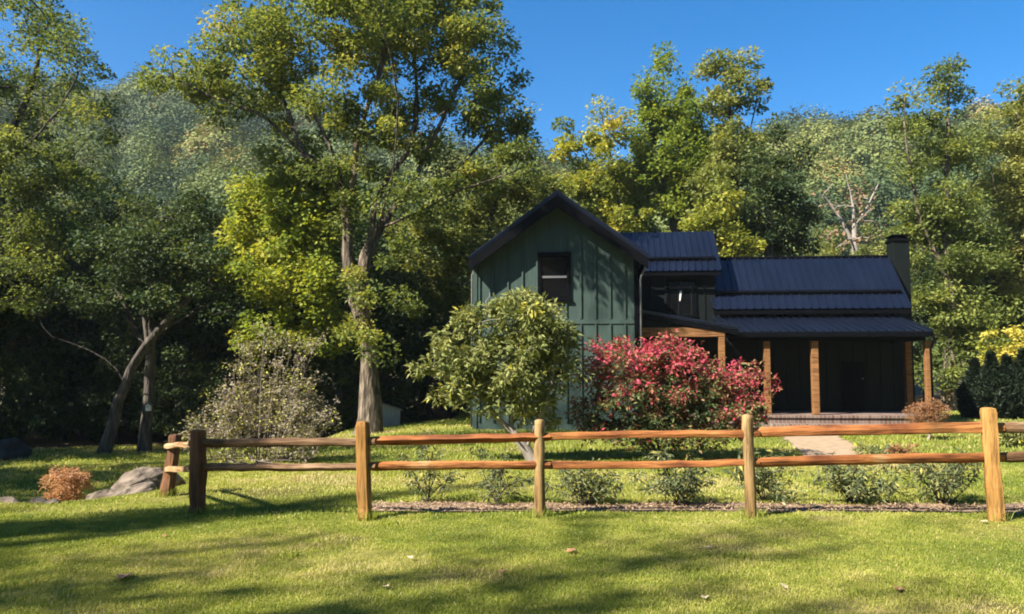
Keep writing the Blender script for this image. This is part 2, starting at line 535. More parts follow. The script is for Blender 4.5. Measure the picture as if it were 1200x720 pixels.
def grow(limbs, targets, rng, step=0.5, wob=0.10, lift=0.12, up_pen=0.5):
    pos, par = [], []
    for li, P in enumerate(limbs):
        R = resample(P, step)
        if li == 0:
            prev = -1
            start = 0
        else:
            arr = np.array(pos)
            prev = int(np.argmin(np.sum((arr - R[0]) ** 2, 1)))
            start = 1
        for q in R[start:]:
            pos.append(q + rng.normal(size=3) * wob * step * 0.35 * (1 if len(pos) > 0 else 0)); par.append(prev); prev = len(pos) - 1
    cap = 40000
    arr = np.empty((cap, 3)); n = len(pos)
    arr[:n] = pos
    nskip = min(n, max(1, int(1.0 / step)))
    d0 = np.array([np.min(np.sum((arr[nskip:n] - t_) ** 2, 1)) if n > nskip else np.sum((arr[0] - t_) ** 2) for t_ in targets])
    for ti in np.argsort(d0):
        t_ = targets[ti]
        dv = t_ - arr[nskip:n] if n > nskip + 1 else t_ - arr[:n]
        off = nskip if n > nskip + 1 else 0
        d = np.sqrt(np.sum(dv ** 2, 1))
        cost = d + up_pen * np.maximum(0, -dv[:, 2])
        k = int(np.argmin(cost)) + off
        a = arr[k]; L = np.linalg.norm(t_ - a)
        m_ = max(1, int(math.ceil(L / step)))
        ctrl = 0.5 * (a + t_) + np.array([0, 0, lift * L]) + rng.normal(size=3) * wob * L
        prev = k
        for i in range(1, m_ + 1):
            s_ = i / m_
            q = (1 - s_) ** 2 * a + 2 * s_ * (1 - s_) * ctrl + s_ * s_ * t_
            arr[n] = q; par.append(prev); prev = n; n += 1
            if n >= cap - 2: break
        if n >= cap - 50: break
    return arr[:n].copy(), np.array(par)


def skeleton_mesh(P, par, R0, rtip, flare=0.0, kmax=12):
    n = len(P)
    kids = [[] for _ in range(n)]
    for i in range(n):
        if par[i] >= 0: kids[par[i]].append(i)
    tips = sum(1 for k in kids if not k)
    p = min(3.2, max(1.5, math.log(max(tips, 2)) / math.log(max(R0 / rtip, 1.5))))
    w = np.zeros(n)
    for i in range(n - 1, -1, -1):
        if not kids[i]: w[i] = rtip ** p
        if par[i] >= 0: w[par[i]] += w[i]
    r = w ** (1.0 / p)
    r *= 1.0 + (R0 / r[0] - 1.0) * (r / r[0])
    if flare:
        z0 = P[0][2]
        hgt = P[:, 2] - z0
        r = r * (1 + flare * np.exp(-np.maximum(hgt, 0) / 0.55) * (r > 0.5 * R0))
    V, F, off = [], [], 0
    starts = [0] + [c for i in range(n) for c in sorted(kids[i], key=lambda c_: -r[c_])[1:]]
    for s_ in starts:
        ch = [s_]
        if par[s_] >= 0: pre = par[s_]
        else: pre = None
        i = s_
        while kids[i]:
            i = max(kids[i], key=lambda c_: r[c_])
            ch.append(i)
        pp = P[ch]; rr = r[ch]
        if pre is not None:
            pp = np.vstack([P[pre], pp]); rr = np.concatenate([[min(r[s_] * 1.15, r[pre])], rr])
        if len(pp) < 2: continue
        rm = rr.max()
        k = kmax if rm > 0.14 else 7 if rm > 0.05 else 5 if rm > 0.02 else 3
        v_, f_ = tube_np(pp, rr, k)
        if rm > 0.10:
            w_ = v_.reshape(len(pp), k, 3); aa = np.arange(k)[None, :] * 6.283 / k; zz = np.arange(len(pp))[:, None]
            nz = fbm(np.cos(aa) * 1.6 + zz * .45 + 5, np.sin(aa) * 1.6 + zz * .3 + 9, 2) - .5
            v_ = (pp[:, None, :] + (w_ - pp[:, None, :]) * (1 + .55 * nz)[:, :, None]).reshape(-1, 3)
        V.append(v_); F.append(f_ + off); off += len(v_)
    return np.vstack(V), np.vstack(F)


def clump_targets(lobes, spacing, rng, shell=0.35):
    T = []
    for c, rr in lobes:
        rr = np.array(rr, float)
        n = max(2, int(4.19 * rr.prod() / spacing ** 3))
        d = rng.normal(size=(n, 3)); d /= np.linalg.norm(d, axis=1)[:, None]
        q = rng.random(n) ** shell
        T.append(np.array(c) + d * rr * q[:, None])
    return np.vstack(T)


def make_tree(name, label, cat, base, limbs, lobes, leaf, bark, R0, spacing=0.9, clump=0.55, nleaf=80, L=0.15, Wd=0.10,
              seed=1, rtip=0.012, step=0.5, tint=(0.5, 0.22), tint_fn=None, group=None, shell=0.35, flare=0.45,
              flat=0.7, up=0.5, droop=0.25, names=('trunk', 'crown'), wob=0.10, lift=0.12, targets=None, up_pen=0.5, keep=1.0, thin=1.0):
    rng = np.random.default_rng(seed)
    base = np.array(base, float)
    T = clump_targets(lobes, spacing, rng, shell) if targets is None else targets
    P, par = grow(limbs, T, rng, step, wob, lift, up_pen)
    root = thing(name, label, cat, tuple(base), 0, group)
    V, F = skeleton_mesh(P, par, R0, rtip, flare)
    tr = mesh_np(names[0], V - base, F, bark, root, smooth=True)
    # leaves round every twig end; each clump has its own fullness
    sel = T[rng.random(len(T)) < keep]
    full = rng.random(len(sel)) ** 0.7
    cnt = np.maximum(3, (nleaf * (0.35 + 1.1 * full) * thin).astype(int))
    idx = np.repeat(np.arange(len(sel)), cnt)
    n = len(idx)
    d = rng.normal(size=(n, 3)); d /= np.linalg.norm(d, axis=1)[:, None]
    cs = clump * (0.55 + 0.9 * rng.random(len(sel)))[idx]
    q = rng.random(n) ** 0.45
    offv = d * (cs * q)[:, None]
    offv[:, 2] *= flat
    C = sel[idx] + offv
    LV = leaf_quads(C, L, Wd, rng, up, droop, d)
    cl = rng.normal(size=len(sel)) * tint[1] * 0.7
    tv = tint[0] + cl[idx] + rng.normal(size=n) * tint[1] * 0.6
    if tint_fn is not None: tv = tint_fn(C, tv, rng)
    tv = np.clip(tv, 0, 1)
    cr = mesh_np(names[1], LV - base, quad_faces(n), leaf, root, attrs={'tint': np.repeat(tv, 4)})
    return root


def lobe(px, py, D, rx, ry, rz=None):
    c = pt(px, py, D)
    k = D / FPX
    return (c, (rx * k, rz if rz else 0.5 * (rx + ry) * k, ry * k))


def pl(pts, D, dy=0.0):
    """limb drawn through photo pixels at distance D, drifting dy metres in depth towards its end"""
    n = len(pts)
    return np.array([pt(p[0], p[1], D + dy * (i / max(1, n - 1)) ** 1.3) for i, p in enumerate(pts)])


def copy_tree(o, label=None, loc=None, rz=0.0, sc=1.0, group=None):
    c = o.copy(); COL.objects.link(c)
    for ch in list(o.children):
        k = ch.copy(); COL.objects.link(k); k.parent = c
    if label: c['label'] = label
    if group: c['group'] = group
    if loc is not None: c.location = loc
    c.rotation_euler = (0, 0, rz)
    c.scale = (sc, sc, sc) if np.isscalar(sc) else sc
    return c


def gp(x, y):
    return np.array([x, y, float(gz(x, y))])


# ---- the big oak in front of the house
D = 24.5
b0 = pt(431, 508, D); b0[2] = float(gz(b0[0], b0[1])) - 0.05
ob = np.vstack([b0, pl([(434, 470), (434, 425), (430, 391), (420, 350)], D)])
limbs = [np.vstack([ob, pl([(407, 318), (404, 296), (411, 276), (405, 232), (396, 205), (390, 178), (369, 133), (345, 105), (324, 80)], D, 0.5)]),
         pl([(420, 350), (427, 318), (429, 288), (444, 268), (470, 236), (488, 205), (507, 160), (535, 110), (550, 60)], D, 1.0),
         pl([(397, 208), (375, 192), (351, 178), (325, 150), (300, 128), (262, 120), (205, 92)], D, -1.2),
         pl([(404, 240), (418, 205), (416, 165), (432, 120), (452, 70), (450, 30)], D, -1.0),
         pl([(434, 275), (440, 232), (456, 205), (480, 180), (490, 130), (485, 60)], D, 2.0),
         pl([(452, 262), (478, 255), (499, 245), (538, 220), (575, 212), (604, 200)], D, -1.0),
         pl([(470, 236), (500, 222), (545, 190), (580, 150), (590, 110)], D, 1.2),
         pl([(351, 178), (335, 120), (300, 70), (285, 20)], D, 1.5)]
limbs.append(np.array([pt(444, 268, D), [-3.5, 23.0, 6.9], [-3.0, 21.2, 8.8], [-3.2, 19.6, 10.2], [-3.6, 18.8, 10.8]]))  # overhead limb added so its leaves dapple the gable with shade
limbs.append(pl([(434, 255), (460, 215), (478, 170), (520, 130)], D, -2.5))
lobes = [lobe(300, 82, D + 0.5, 78, 60, 2.6), lobe(205, 92, D - 1, 34, 30, 1.2), lobe(240, 100, D - 1, 36, 34, 1.3), lobe(268, 132, D - 0.5, 40, 26, 1.0), lobe(295, 15, D, 54, 38, 2.0),
         lobe(395, 40, D, 84, 52, 3.2), lobe(530, 45, D + 0.8, 76, 62, 3.0), lobe(578, 122, D + 1, 46, 62, 2.2), lobe(606, 165, D + .5, 24, 30, 1.4),
         lobe(572, 190, D - 0.5, 58, 30, 1.6), lobe(530, 222, D - 1, 44, 18, 1.2), lobe(490, 130, D + 2, 62, 52, 1.9), lobe(405, 122, D - 1.5, 66, 44, 1.5), lobe(348, 150, D + 1, 44, 34, 1.4),
         lobe(500, 180, D + 1.4, 52, 30, 1.2), lobe(445, 165, D - 1, 44, 32, 1.2), lobe(460, 20, D + 1, 60, 50, 3.0), lobe(440, -30, D + .5, 130, 30, 2.6), lobe(375, 205, D - .8, 38, 28, 1),
         lobe(470, 225, D - 1.5, 40, 24, 1), lobe(515, 250, D - .4, 34, 18, .9), lobe(335, 190, D + .8, 38, 26, 1), lobe(400, 258, D - .6, 30, 34, .9), lobe(455, 300, D - .8, 30, 30, .8), lobe(420, 200, D - 1.2, 34, 24, .8),
         lobe(432, 335, D - 0.6, 36, 30, 0.9), lobe(448, 400, D - 0.7, 26, 32, 0.8), lobe(390, 385, D - .4, 36, 24, 0.8), lobe(470, 350, D, 26, 30, .8),
         (np.array([-3.7, 18.7, 10.9]), (1.7, 1.1, .8))]  # leaf lobe out of view, added for shade on the gable


def oak_tint(C, tv, rng):
    return tv + 0.10 * (vnoise(C[:, 0] * .5 + 9, C[:, 2] * .5) - 0.5)


make_tree('oak_tree', 'tall spreading oak with forked trunk standing in front of the house gable', 'tree', b0, limbs, lobes, M['oak_leaf'], M['bark'],
          0.27, spacing=0.90, clump=0.52, nleaf=190, L=0.135, Wd=0.08, seed=11, tint=(0.50, 0.28), flare=0.75, tint_fn=oak_tint, rtip=0.010, shell=.45)

# ---- yellow-green tree beside the oak
D = 26.5
b0 = pt(352, 506, D); b0[2] = float(gz(b0[0], b0[1])) - 0.05
limbs = [np.vstack([b0, pl([(356, 440), (350, 380), (345, 320), (340, 260), (342, 215)], D)]), pl([(350, 380), (320, 345), (295, 320)], D, -1), pl([(345, 320), (375, 285), (395, 255)], D, 0.5)]
lobes = [lobe(350, 212, D, 44, 34, 1.6), lobe(310, 230, D, 34, 28, 1.4), lobe(345, 250, D, 50, 40, 1.8), lobe(300, 262, D, 34, 28, 1.4), lobe(372, 270, D, 44, 40, 1.6), lobe(318, 322, D - 0.8, 44, 34, 1.6), lobe(375, 335, D - 1, 40, 34, 1.4),
         lobe(325, 385, D - 1, 42, 26, 1.3), lobe(385, 395, D - 1, 30, 24, 1.0), lobe(300, 400, D - 1, 24, 22, 0.8), lobe(282, 300, D - .5, 22, 30, 1.1), lobe(395, 225, D, 30, 28, 1.2), lobe(350, 290, D - 1, 40, 40, 1.2)]
make_tree('maple_tree', 'bright yellow green maple crowded behind the left of the oak trunk', 'tree', b0, limbs, lobes, M['lime_leaf'], M['bark_dark'],
          0.16, spacing=0.62, clump=0.47, nleaf=137, L=0.127, Wd=0.101, seed=12, tint=(0.55, 0.26))

# ---- tall airy tree at the left edge
D = 27.0
b0 = pt(-22, 528, D); b0[2] = float(gz(b0[0], b0[1])) - 0.05
limbs = [np.vstack([b0, pl([(-18, 420), (-14, 300), (-5, 200), (20, 140), (40, 95), (50, 40)], D)]), pl([(-5, 200), (40, 165), (75, 120), (100, 70)], D, -1.5), pl([(-14, 300), (30, 235), (80, 190), (115, 150)], D, 1.5), pl([(-14, 300), (-60, 200), (-70, 100)], D, 1)]
lobes = [lobe(30, 20, D, 50, 50, 2.4), lobe(85, 75, D - 1, 36, 40, 1.8), lobe(105, 145, D, 34, 34, 1.6), lobe(50, 120, D + 1, 40, 40, 2), lobe(30, 200, D, 60, 45, 2.4),
         lobe(95, 215, D + 1, 42, 36, 1.8), lobe(-60, 90, D, 60, 90, 3), lobe(60, 285, D + 1, 60, 44, 2.2), lobe(10, 330, D - 1, 40, 34, 2)]
make_tree('tall_tree', 'tall loose crowned tree rising past the top left of the picture', 'tree', b0, limbs, lobes, M['oak_leaf'], M['bark_dark'],
          0.30, spacing=0.88, clump=0.61, nleaf=156, L=0.127, Wd=0.074, seed=13, tint=(0.40, 0.22))

# ---- two trunks at the left lawn edge, dark bark carrying their shade
D = 25.5
b0 = pt(121, 529, D); b0[2] = float(gz(b0[0], b0[1])) - 0.05
limbs = [np.vstack([b0, pl([(133, 490), (146, 450), (160, 420), (185, 388), (215, 355), (245, 330)], D)]), pl([(150, 445), (125, 420), (85, 402), (60, 395)], D, -0.6), pl([(172, 405), (170, 370), (160, 330), (150, 290)], D, 0.6)]
lobes = [lobe(230, 320, D, 52, 36, 1.8), lobe(160, 300, D, 56, 40, 2), lobe(265, 365, D, 30, 24, 1.2), lobe(90, 350, D, 40, 30, 1.5), lobe(195, 355, D - 1, 36, 22, 1.2)]
make_tree('leaning_tree', 'dark tree with trunk leaning right at the edge of the shaded lawn', 'tree', b0, limbs, lobes, M['dark_leaf'], M['bark_dark'],
          0.15, spacing=0.73, clump=0.55, nleaf=156, L=0.120, Wd=0.081, seed=14, tint=(0.5, 0.28))
D = 26.2
b0 = pt(169, 527, D); b0[2] = float(gz(b0[0], b0[1])) - 0.05
limbs = [np.vstack([b0, pl([(172, 490), (176, 440), (178, 400), (174, 350), (185, 290), (195, 235)], D)]), pl([(178, 400), (200, 380), (235, 362), (262, 345)], D, 0.9), pl([(176, 420), (150, 370), (125, 310)], D, 1)]
lobes = [lobe(200, 248, D + 1, 42, 28, 1.6), lobe(240, 272, D + 1, 40, 28, 1.6), lobe(140, 262, D + 1, 44, 34, 1.6), lobe(275, 320, D + 1, 30, 34, 1.2), lobe(185, 310, D + 1.5, 60, 34, 1.6)]
tt = make_tree('upright_tree', 'dark upright trunk with a pale birdhouse beside the leaning tree', 'tree', b0, limbs, lobes, M['dark_leaf'], M['bark_dark'],
               0.16, spacing=0.73, clump=0.55, nleaf=145, L=0.120, Wd=0.081, seed=15, tint=(0.6, 0.28))

# ---- trees behind the house
D = 37.0
b0 = np.array([*pt(745, 470, D)[:2], -0.2])
limbs = [np.vstack([b0, pl([(742, 330), (728, 265), (705, 220), (690, 185), (672, 160)], D)]), pl([(728, 265), (722, 210), (708, 150), (702, 125)], D), pl([(705, 222), (670, 205), (650, 180)], D)]
lobes = [lobe(668, 158, D, 17, 19), lobe(655, 178, D, 16, 10), lobe(692, 178, D, 22, 24), lobe(706, 140, D, 9, 18), lobe(728, 155, D, 15, 24), lobe(712, 212, D, 34, 26), lobe(678, 222, D, 40, 18), lobe(725, 255, D, 45, 24)]
make_tree('golden_tree', 'yellowing tree with a leaning left fork just above the gable roof', 'tree', b0, limbs, lobes, M['gold_leaf'], M['bark_dark'],
          0.22, spacing=0.71, clump=0.53, nleaf=137, L=0.179, Wd=0.117, seed=16, tint=(0.42, 0.26))
D = 38.5
b0 = np.array([*pt(795, 470, D)[:2], -0.2])
limbs = [np.vstack([b0, pl([(792, 330), (790, 250), (796, 190), (802, 130), (805, 90)], D)]), pl([(790, 250), (768, 190), (760, 130), (757, 95)], D), pl([(785, 230), (780, 150), (777, 85)], D)]
lobes = [lobe(755, 112, D, 11, 30), lobe(777, 92, D, 10, 40), lobe(766, 140, D, 18, 26), lobe(738, 190, D, 24, 30), lobe(765, 155, D, 24, 34), lobe(803, 122, D, 20, 50), lobe(822, 170, D, 22, 40), lobe(790, 190, D, 44, 36), lobe(760, 215, D, 40, 34), lobe(815, 225, D, 42, 34), lobe(785, 262, D, 60, 26)]
make_tree('spired_tree', 'yellow green tree with narrow upright spires behind the house', 'tree', b0, limbs, lobes, M['lime_leaf'], M['bark_dark'],
          0.26, spacing=0.74, clump=0.53, nleaf=141, L=0.179, Wd=0.117, seed=17, tint=(0.36, 0.26), flat=1.0)
D = 36.0
b0 = np.array([*pt(858, 470, D)[:2], -0.2])
limbs = [np.vstack([b0, pl([(858, 330), (862, 250), (860, 180), (855, 120), (848, 80)], D)]), pl([(862, 220), (878, 160), (888, 110), (890, 95)], D)]
lobes = [lobe(838, 84, D, 26, 18), lobe(866, 76, D, 16, 14), lobe(858, 112, D, 34, 30), lobe(889, 98, D, 8, 10), lobe(884, 122, D, 12, 12), lobe(862, 165, D, 30, 36), lobe(845, 215, D, 38, 36), lobe(850, 265, D, 44, 28)]
make_tree('pale_topped_tree', 'tallest tree behind the roof with a rounded pale olive top', 'tree', b0, limbs, lobes, M['olive_leaf'], M['bark_dark'],
          0.25, spacing=0.72, clump=0.53, nleaf=137, L=0.179, Wd=0.110, seed=18, tint=(0.5, 0.26))
D = 34.0
b0 = np.array([*pt(905, 470, D)[:2], -0.2])
limbs = [np.vstack([b0, pl([(903, 330), (900, 270), (905, 220), (915, 185)], D)]), pl([(900, 270), (925, 225), (940, 190)], D)]
lobes = [lobe(915, 148, D, 15, 14), lobe(905, 180, D, 26, 22), lobe(938, 180, D, 20, 14), lobe(900, 225, D, 42, 34), lobe(930, 255, D, 28, 30), lobe(885, 272, D, 34, 26), lobe(925, 290, D, 30, 18)]
make_tree('dark_round_tree', 'dark green rounded tree behind the right end of the upper roof', 'tree', b0, limbs, lobes, M['dark_leaf'], M['bark_dark'],
          0.22, spacing=0.67, clump=0.53, nleaf=159, L=0.165, Wd=0.103, seed=19, tint=(0.6, 0.3))
D = 33.0
b0 = np.array([*pt(835, 470, D)[:2], -0.2])
limbs = [np.vstack([b0, pl([(836, 340), (838, 270), (845, 225)], D)])]
lobes = [lobe(852, 232, D, 16, 22), lobe(838, 262, D, 34, 26), lobe(800, 278, D, 34, 16), lobe(868, 285, D, 26, 20)]
make_tree('sunlit_tree', 'small bright yellow tree close behind the ridge of the upper roof', 'tree', b0, limbs, lobes, M['gold_leaf'], M['bark_dark'],
          0.14, spacing=0.60, clump=0.44, nleaf=137, L=0.151, Wd=0.103, seed=20, tint=(0.35, 0.22))
D = 31.0
b0 = gp(*pt(560, 480, D)[:2])
limbs = [np.vstack([b0, pl([(562, 400), (565, 330), (572, 270), (585, 220)], D)]), pl([(565, 330), (530, 280), (515, 240)], D, 0.6)]
lobes = [lobe(600, 222, D, 40, 26), lobe(560, 232, D, 40, 30), lobe(520, 262, D, 38, 36), lobe(565, 290, D, 44, 36), lobe(505, 330, D, 32, 36), lobe(625, 235, D + 1, 40, 30), lobe(530, 370, D, 40, 34), lobe(480, 285, D, 24, 40)]
make_tree('olive_tree_crown', 'olive green tree filling the gap between the oak and the gable', 'tree', b0, limbs, lobes, M['olive_leaf'], M['bark_dark'],
          0.2, spacing=0.71, clump=0.55, nleaf=145, L=0.151, Wd=0.096, seed=21, tint=(0.42, 0.28)).name = 'olive_green_tree'

# ---- trees to the right of the house
D = 33.0
b0 = np.array([*pt(1112, 470, D)[:2], -0.05])
limbs = [np.vstack([b0, pl([(1114, 420), (1112, 340), (1108, 260), (1110, 180), (1112, 110), (1118, 70)], D)]), pl([(1112, 330), (1075, 250), (1062, 170), (1058, 130)], D, -1), pl([(1110, 260), (1150, 200), (1160, 150)], D, 1)]
lobes = [lobe(1122, 72, D, 18, 12), lobe(1098, 92, D, 16, 14), lobe(1062, 108, D, 26, 15), lobe(1118, 118, D, 30, 24), lobe(1078, 150, D, 38, 24), lobe(1120, 172, D, 40, 30), lobe(1065, 195, D, 28, 26), lobe(1100, 235, D, 52, 34),
         lobe(1085, 290, D, 34, 36), lobe(1135, 290, D, 44, 40), lobe(1105, 350, D, 46, 36), lobe(1150, 370, D, 40, 34), lobe(1120, 405, D, 34, 22), lobe(1105, 432, D - 1, 30, 20), lobe(1145, 425, D - 1, 36, 22), lobe(1170, 400, D - 1, 30, 26)]
make_tree('right_hand_tree', 'tall olive tree rising straight behind the chimney end of the house', 'tree', b0, limbs, lobes, M['oak_leaf'], M['bark'],
          0.27, spacing=0.74, clump=0.55, nleaf=145, L=0.158, Wd=0.089, seed=22, tint=(0.42, 0.26)).name = 'tall_olive_tree'
D = 35.0
b0 = np.array([*pt(1205, 470, D)[:2], -0.05])
limbs = [np.vstack([b0, pl([(1204, 400), (1200, 300), (1196, 220), (1192, 150), (1196, 100)], D)]), pl([(1200, 300), (1170, 240), (1160, 190)], D, -1), pl([(1200, 300), (1240, 240), (1250, 170)], D, 1)]
lobes = [lobe(1200, 115, D, 26, 26), lobe(1182, 160, D, 36, 34), lobe(1225, 150, D, 36, 40), lobe(1190, 220, D, 46, 40), lobe(1230, 240, D, 50, 50), lobe(1180, 290, D, 40, 34), lobe(1215, 330, D, 44, 34)]
make_tree('yellowing_tree', 'yellow tinged tree cut by the right edge of the picture', 'tree', b0, limbs, lobes, M['olive_leaf'], M['bark'],
          0.24, spacing=0.74, clump=0.55, nleaf=145, L=0.158, Wd=0.096, seed=23, tint=(0.72, 0.24))

# ---- generic trees for the woods behind, each a copied thing of its own
def proto(name, leaf, seed, H, Rw, tint, L=0.26, bark='bark_dark', spread=1.0, nleaf=60, low=0.25):
    rng = np.random.default_rng(seed)
    base = np.zeros(3)
    top = np.array([rng.normal() * 0.5, rng.normal() * 0.5, H * 0.8])
    limbs = [np.array([base, [0.1, 0, H * .25], [rng.normal() * .3, rng.normal() * .3, H * .5], top])]
    lobes = []
    nl = 11
    for i in range(nl):
        f = low + (1 - low) * (i + 0.5) / nl
        wr = Rw * math.sin(math.pi * min(0.97, 0.16 + 0.80 * f) ** 1.15) * spread
        a = i * 2.4 + rng.random()
        lobes.append((np.array([math.cos(a) * wr * .55, math.sin(a) * wr * .55, f * H * .93]), (wr * .62 + .3, wr * .62 + .3, H * .085 + .25)))
    r = make_tree(name, 'x', 'tree', base, limbs, lobes, leaf, M[bark], 0.02 * H + 0.02, spacing=1.1, clump=0.62, nleaf=int(nleaf * 1.35), L=L * .82, Wd=L * .5, seed=seed, tint=tint)
    return r


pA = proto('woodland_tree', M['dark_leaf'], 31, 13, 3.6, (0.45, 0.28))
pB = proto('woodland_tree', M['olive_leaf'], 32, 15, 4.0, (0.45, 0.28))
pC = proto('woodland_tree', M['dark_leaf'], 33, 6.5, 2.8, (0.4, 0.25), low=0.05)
pD = proto('woodland_tree', M['lime_leaf'], 34, 12, 3.6, (0.35, 0.28))

first = {}


def wood_tree(p, px, D, sc, label, group, rz=None):
    x = (px - 600) / FPX * D
    z = float(gz(x, D)) - 0.1
    if D > 46: z = max(z, float(hz(np.array(x), np.array(D))) - 0.2)
    rz = (px * 1.7 + D) % 6.28 if rz is None else rz
    if p.name not in first:
        first[p.name] = 1
        p.location = (x, D, z); p.rotation_euler = (0, 0, rz); p.scale = (sc, sc, sc)
        tag(p, label, 'tree', group)
        return p
    return copy_tree(p, label, (x, D, z), rz, sc, group)


gl = 'dark trees of the wood behind the left lawn'
lab_l = 'dark leafy tree within the shaded wood behind the left lawn'
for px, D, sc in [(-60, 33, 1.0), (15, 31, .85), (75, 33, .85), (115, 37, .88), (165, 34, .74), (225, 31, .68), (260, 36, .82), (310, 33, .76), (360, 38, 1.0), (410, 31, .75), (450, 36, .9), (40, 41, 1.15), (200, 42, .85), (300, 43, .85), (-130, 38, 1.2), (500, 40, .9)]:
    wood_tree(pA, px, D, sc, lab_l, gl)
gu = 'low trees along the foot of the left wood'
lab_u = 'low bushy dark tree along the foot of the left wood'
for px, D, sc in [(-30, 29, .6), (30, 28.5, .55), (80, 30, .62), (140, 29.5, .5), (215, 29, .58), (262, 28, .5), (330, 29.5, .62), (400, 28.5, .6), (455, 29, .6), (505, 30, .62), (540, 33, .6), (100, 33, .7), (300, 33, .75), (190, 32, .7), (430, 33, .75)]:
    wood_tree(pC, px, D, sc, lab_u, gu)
gb = 'olive trees on the lower slope behind the yard'
lab_b = 'olive green tree on the lower slope behind the yard'
for px, D, sc in [(130, 52, .75), (240, 50, .7), (330, 54, .78), (430, 50, .9), (520, 48, .85), (590, 52, .95), (660, 50, .85), (740, 55, .9), (980, 52, .8), (1040, 46, .72), (1240, 44, .9), (30, 55, 1.1), (1160, 50, .9), (1300, 40, 1.0)]:
    wood_tree(pB, px, D, sc, lab_b, gb)
gr = 'dark trees behind the right side of the house'
for px, D, sc in [(1085, 38, .72), (1135, 37, .62), (1165, 39, .75), (1215, 37, .7), (1050, 41, .6)]:
    wood_tree(pA, px, D, sc, 'dark leafy tree in the row behind the evergreens and chimney', gr)
gd = 'yellow green trees behind the house'
lab_d = 'yellow green tree half hidden behind the house roofs'
for px, D, sc in [(610, 42, .72), (690, 44, .78), (770, 43, .72), (925, 44, .62), (870, 46, .75)]:
    wood_tree(pD, px, D, sc, lab_d, gd)
# unseen trees: left ones shade lawn and wood, outer rows cut sky light
gs = 'trees beside the lawn that cast its shade'
lab_s = 'tree outside the picture blocking sun and sky light'
pE = proto('woodland_tree', M['oak_leaf'], 36, 13, 3.2, (0.45, 0.28), nleaf=26, low=0.35)
for i, (x, y, sx, sz_, p) in enumerate([(-27, 24, 1.25, 1.25, pB), (-33, 31, 1.35, 1.35, pB), (-26, 33, 1.2, 1.3, pA), (-36, 40, 1.4, 1.4, pB), (-23, 19, 1.0, 1.15, pA), (-28, 17, 1.1, 1.3, pA), (-21, 13.0, .9, 1.1, pA), (-22, 9.0, .75, 1.1, pA), (-18.5, 16.5, .7, .95, pE),
                         (-12.4, 3.3, .2, 1.1, pA), (-15.0, 1.7, .2, 1.3, pA), (-20, 7.6, .9, 2.3, pE), (-18, -3.6, .7, 1.6, pE), (-22.5, -5, .8, 1.7, pE), (-12, -4.6, .6, 1.5, pE), (-26, -3, .8, 1.7, pE), (-14, -3.2, .42, 1.7, pE), (-9, -5.2, .4, 1.75, pE)] +  # crowns narrowed and stretched to shape the shadow bands and dapple
                         [(-30 + 6.2 * k + 1.5 * math.sin(k * 2.3), -12 - 2.5 * math.cos(k * 1.9) - (3 if k < 5 else 0), 1.25 + .15 * math.sin(k * 3.1), 1.55 + .2 * math.cos(k), (pA, pB)[k % 2]) for k in range(11)] +  # row behind the camera, added to block sky fill
                         [(24 + 2 * math.sin(k * 2.1), -4 + 6.5 * k, 1.2, 1.5 + .1 * math.cos(k), (pB, pA)[k % 2]) for k in range(5)]):  # row right of the view, added to block sky fill
    if p is pE and not pE.get('label', 'x').startswith('tree'):
        q = p; q.location = (x, y, float(gz(x, y)) - .1); q.rotation_euler = (0, 0, x * 3.1); q.scale = (sx, sx, sz_); tag(q, lab_s, 'tree', gs)
    else:
        q = copy_tree(p, lab_s, (x, y, float(gz(x, y)) - .1), x * 3.1, (sx, sx, sz_), gs)

# ---- forest on the hills: nobody could count it
rng = np.random.default_rng(5)
prot = []
for k in range(6):
    n = 2300
    d = rng.normal(size=(n, 3)); d /= np.linalg.norm(d, axis=1)[:, None]
    d[:, 2] = np.where(d[:, 2] < -0.45, -d[:, 2] * .8, d[:, 2])
    lump = 0.72 + 0.55 * vnoise(d[:, 0] * 2.1 + 7 * k, d[:, 1] * 2.1 + d[:, 2] * 2.3 + 3 * k)
    C = d * (lump * (0.75 + 0.25 * rng.random(n)))[:, None] * np.array([1, 1, 0.95])
    prot.append((C, d))
VV, TT = [], []
Npos = 1250
u = rng.uniform(-0.82, 0.82, Npos)
dp = np.sqrt(rng.uniform(80 ** 2, 206 ** 2, Npos))
for i in range(Npos):
    y = dp[i]; x = u[i] * y
    z = float(hz(np.array(x), np.array(y)))
    r = rng.uniform(3.2, 5.6) * (0.85 + 0.002 * y)
    if z < .085 * y: continue
    C, d = prot[i % 6]
    a = rng.random() * 6.28
    Rm = np.array([[math.cos(a), -math.sin(a), 0], [math.sin(a), math.cos(a), 0], [0, 0, 1]])
    sel = rng.random(len(C)) < (1.0 if y < 130 else 0.75)
    P = (C[sel] @ Rm.T) * np.array([r, r, r * rng.uniform(1.0, 1.6)]) + np.array([x, y, z + r * .9 + rng.uniform(0, 2.5)])
    sz = (.11 + .0015 * y) * (r / 4.2) ** .5
    VV.append(leaf_quads(P, sz * 1.25, sz, rng, 0.3, 0.2, d[sel] @ Rm.T, face=1.3 * d[sel] @ Rm.T))
    base = 0.42 + 0.3 * (fbm(np.array(x * .02), np.array(y * .02 + z * .02)) - .5) * 2.2 + rng.normal() * .20
    base = min(max(base, 0), .82)
    q = rng.random()
    if q > 0.992: base = 0.96
    elif q > 0.975: base = 0.90
    elif q < 0.12: base = 0.12
    TT.append(np.repeat(np.clip(base + rng.normal(size=int(sel.sum())) * .05, 0, 1), 4))
VV = np.vstack(VV); TT = np.concatenate(TT)
f = mesh_np('hillside_forest', VV, quad_faces(len(VV) // 4), M['hill_leaf'], attrs={'tint': TT})
tag(f, 'hazy mixed autumn forest covering the hills behind the yard', 'forest', kind='stuff')

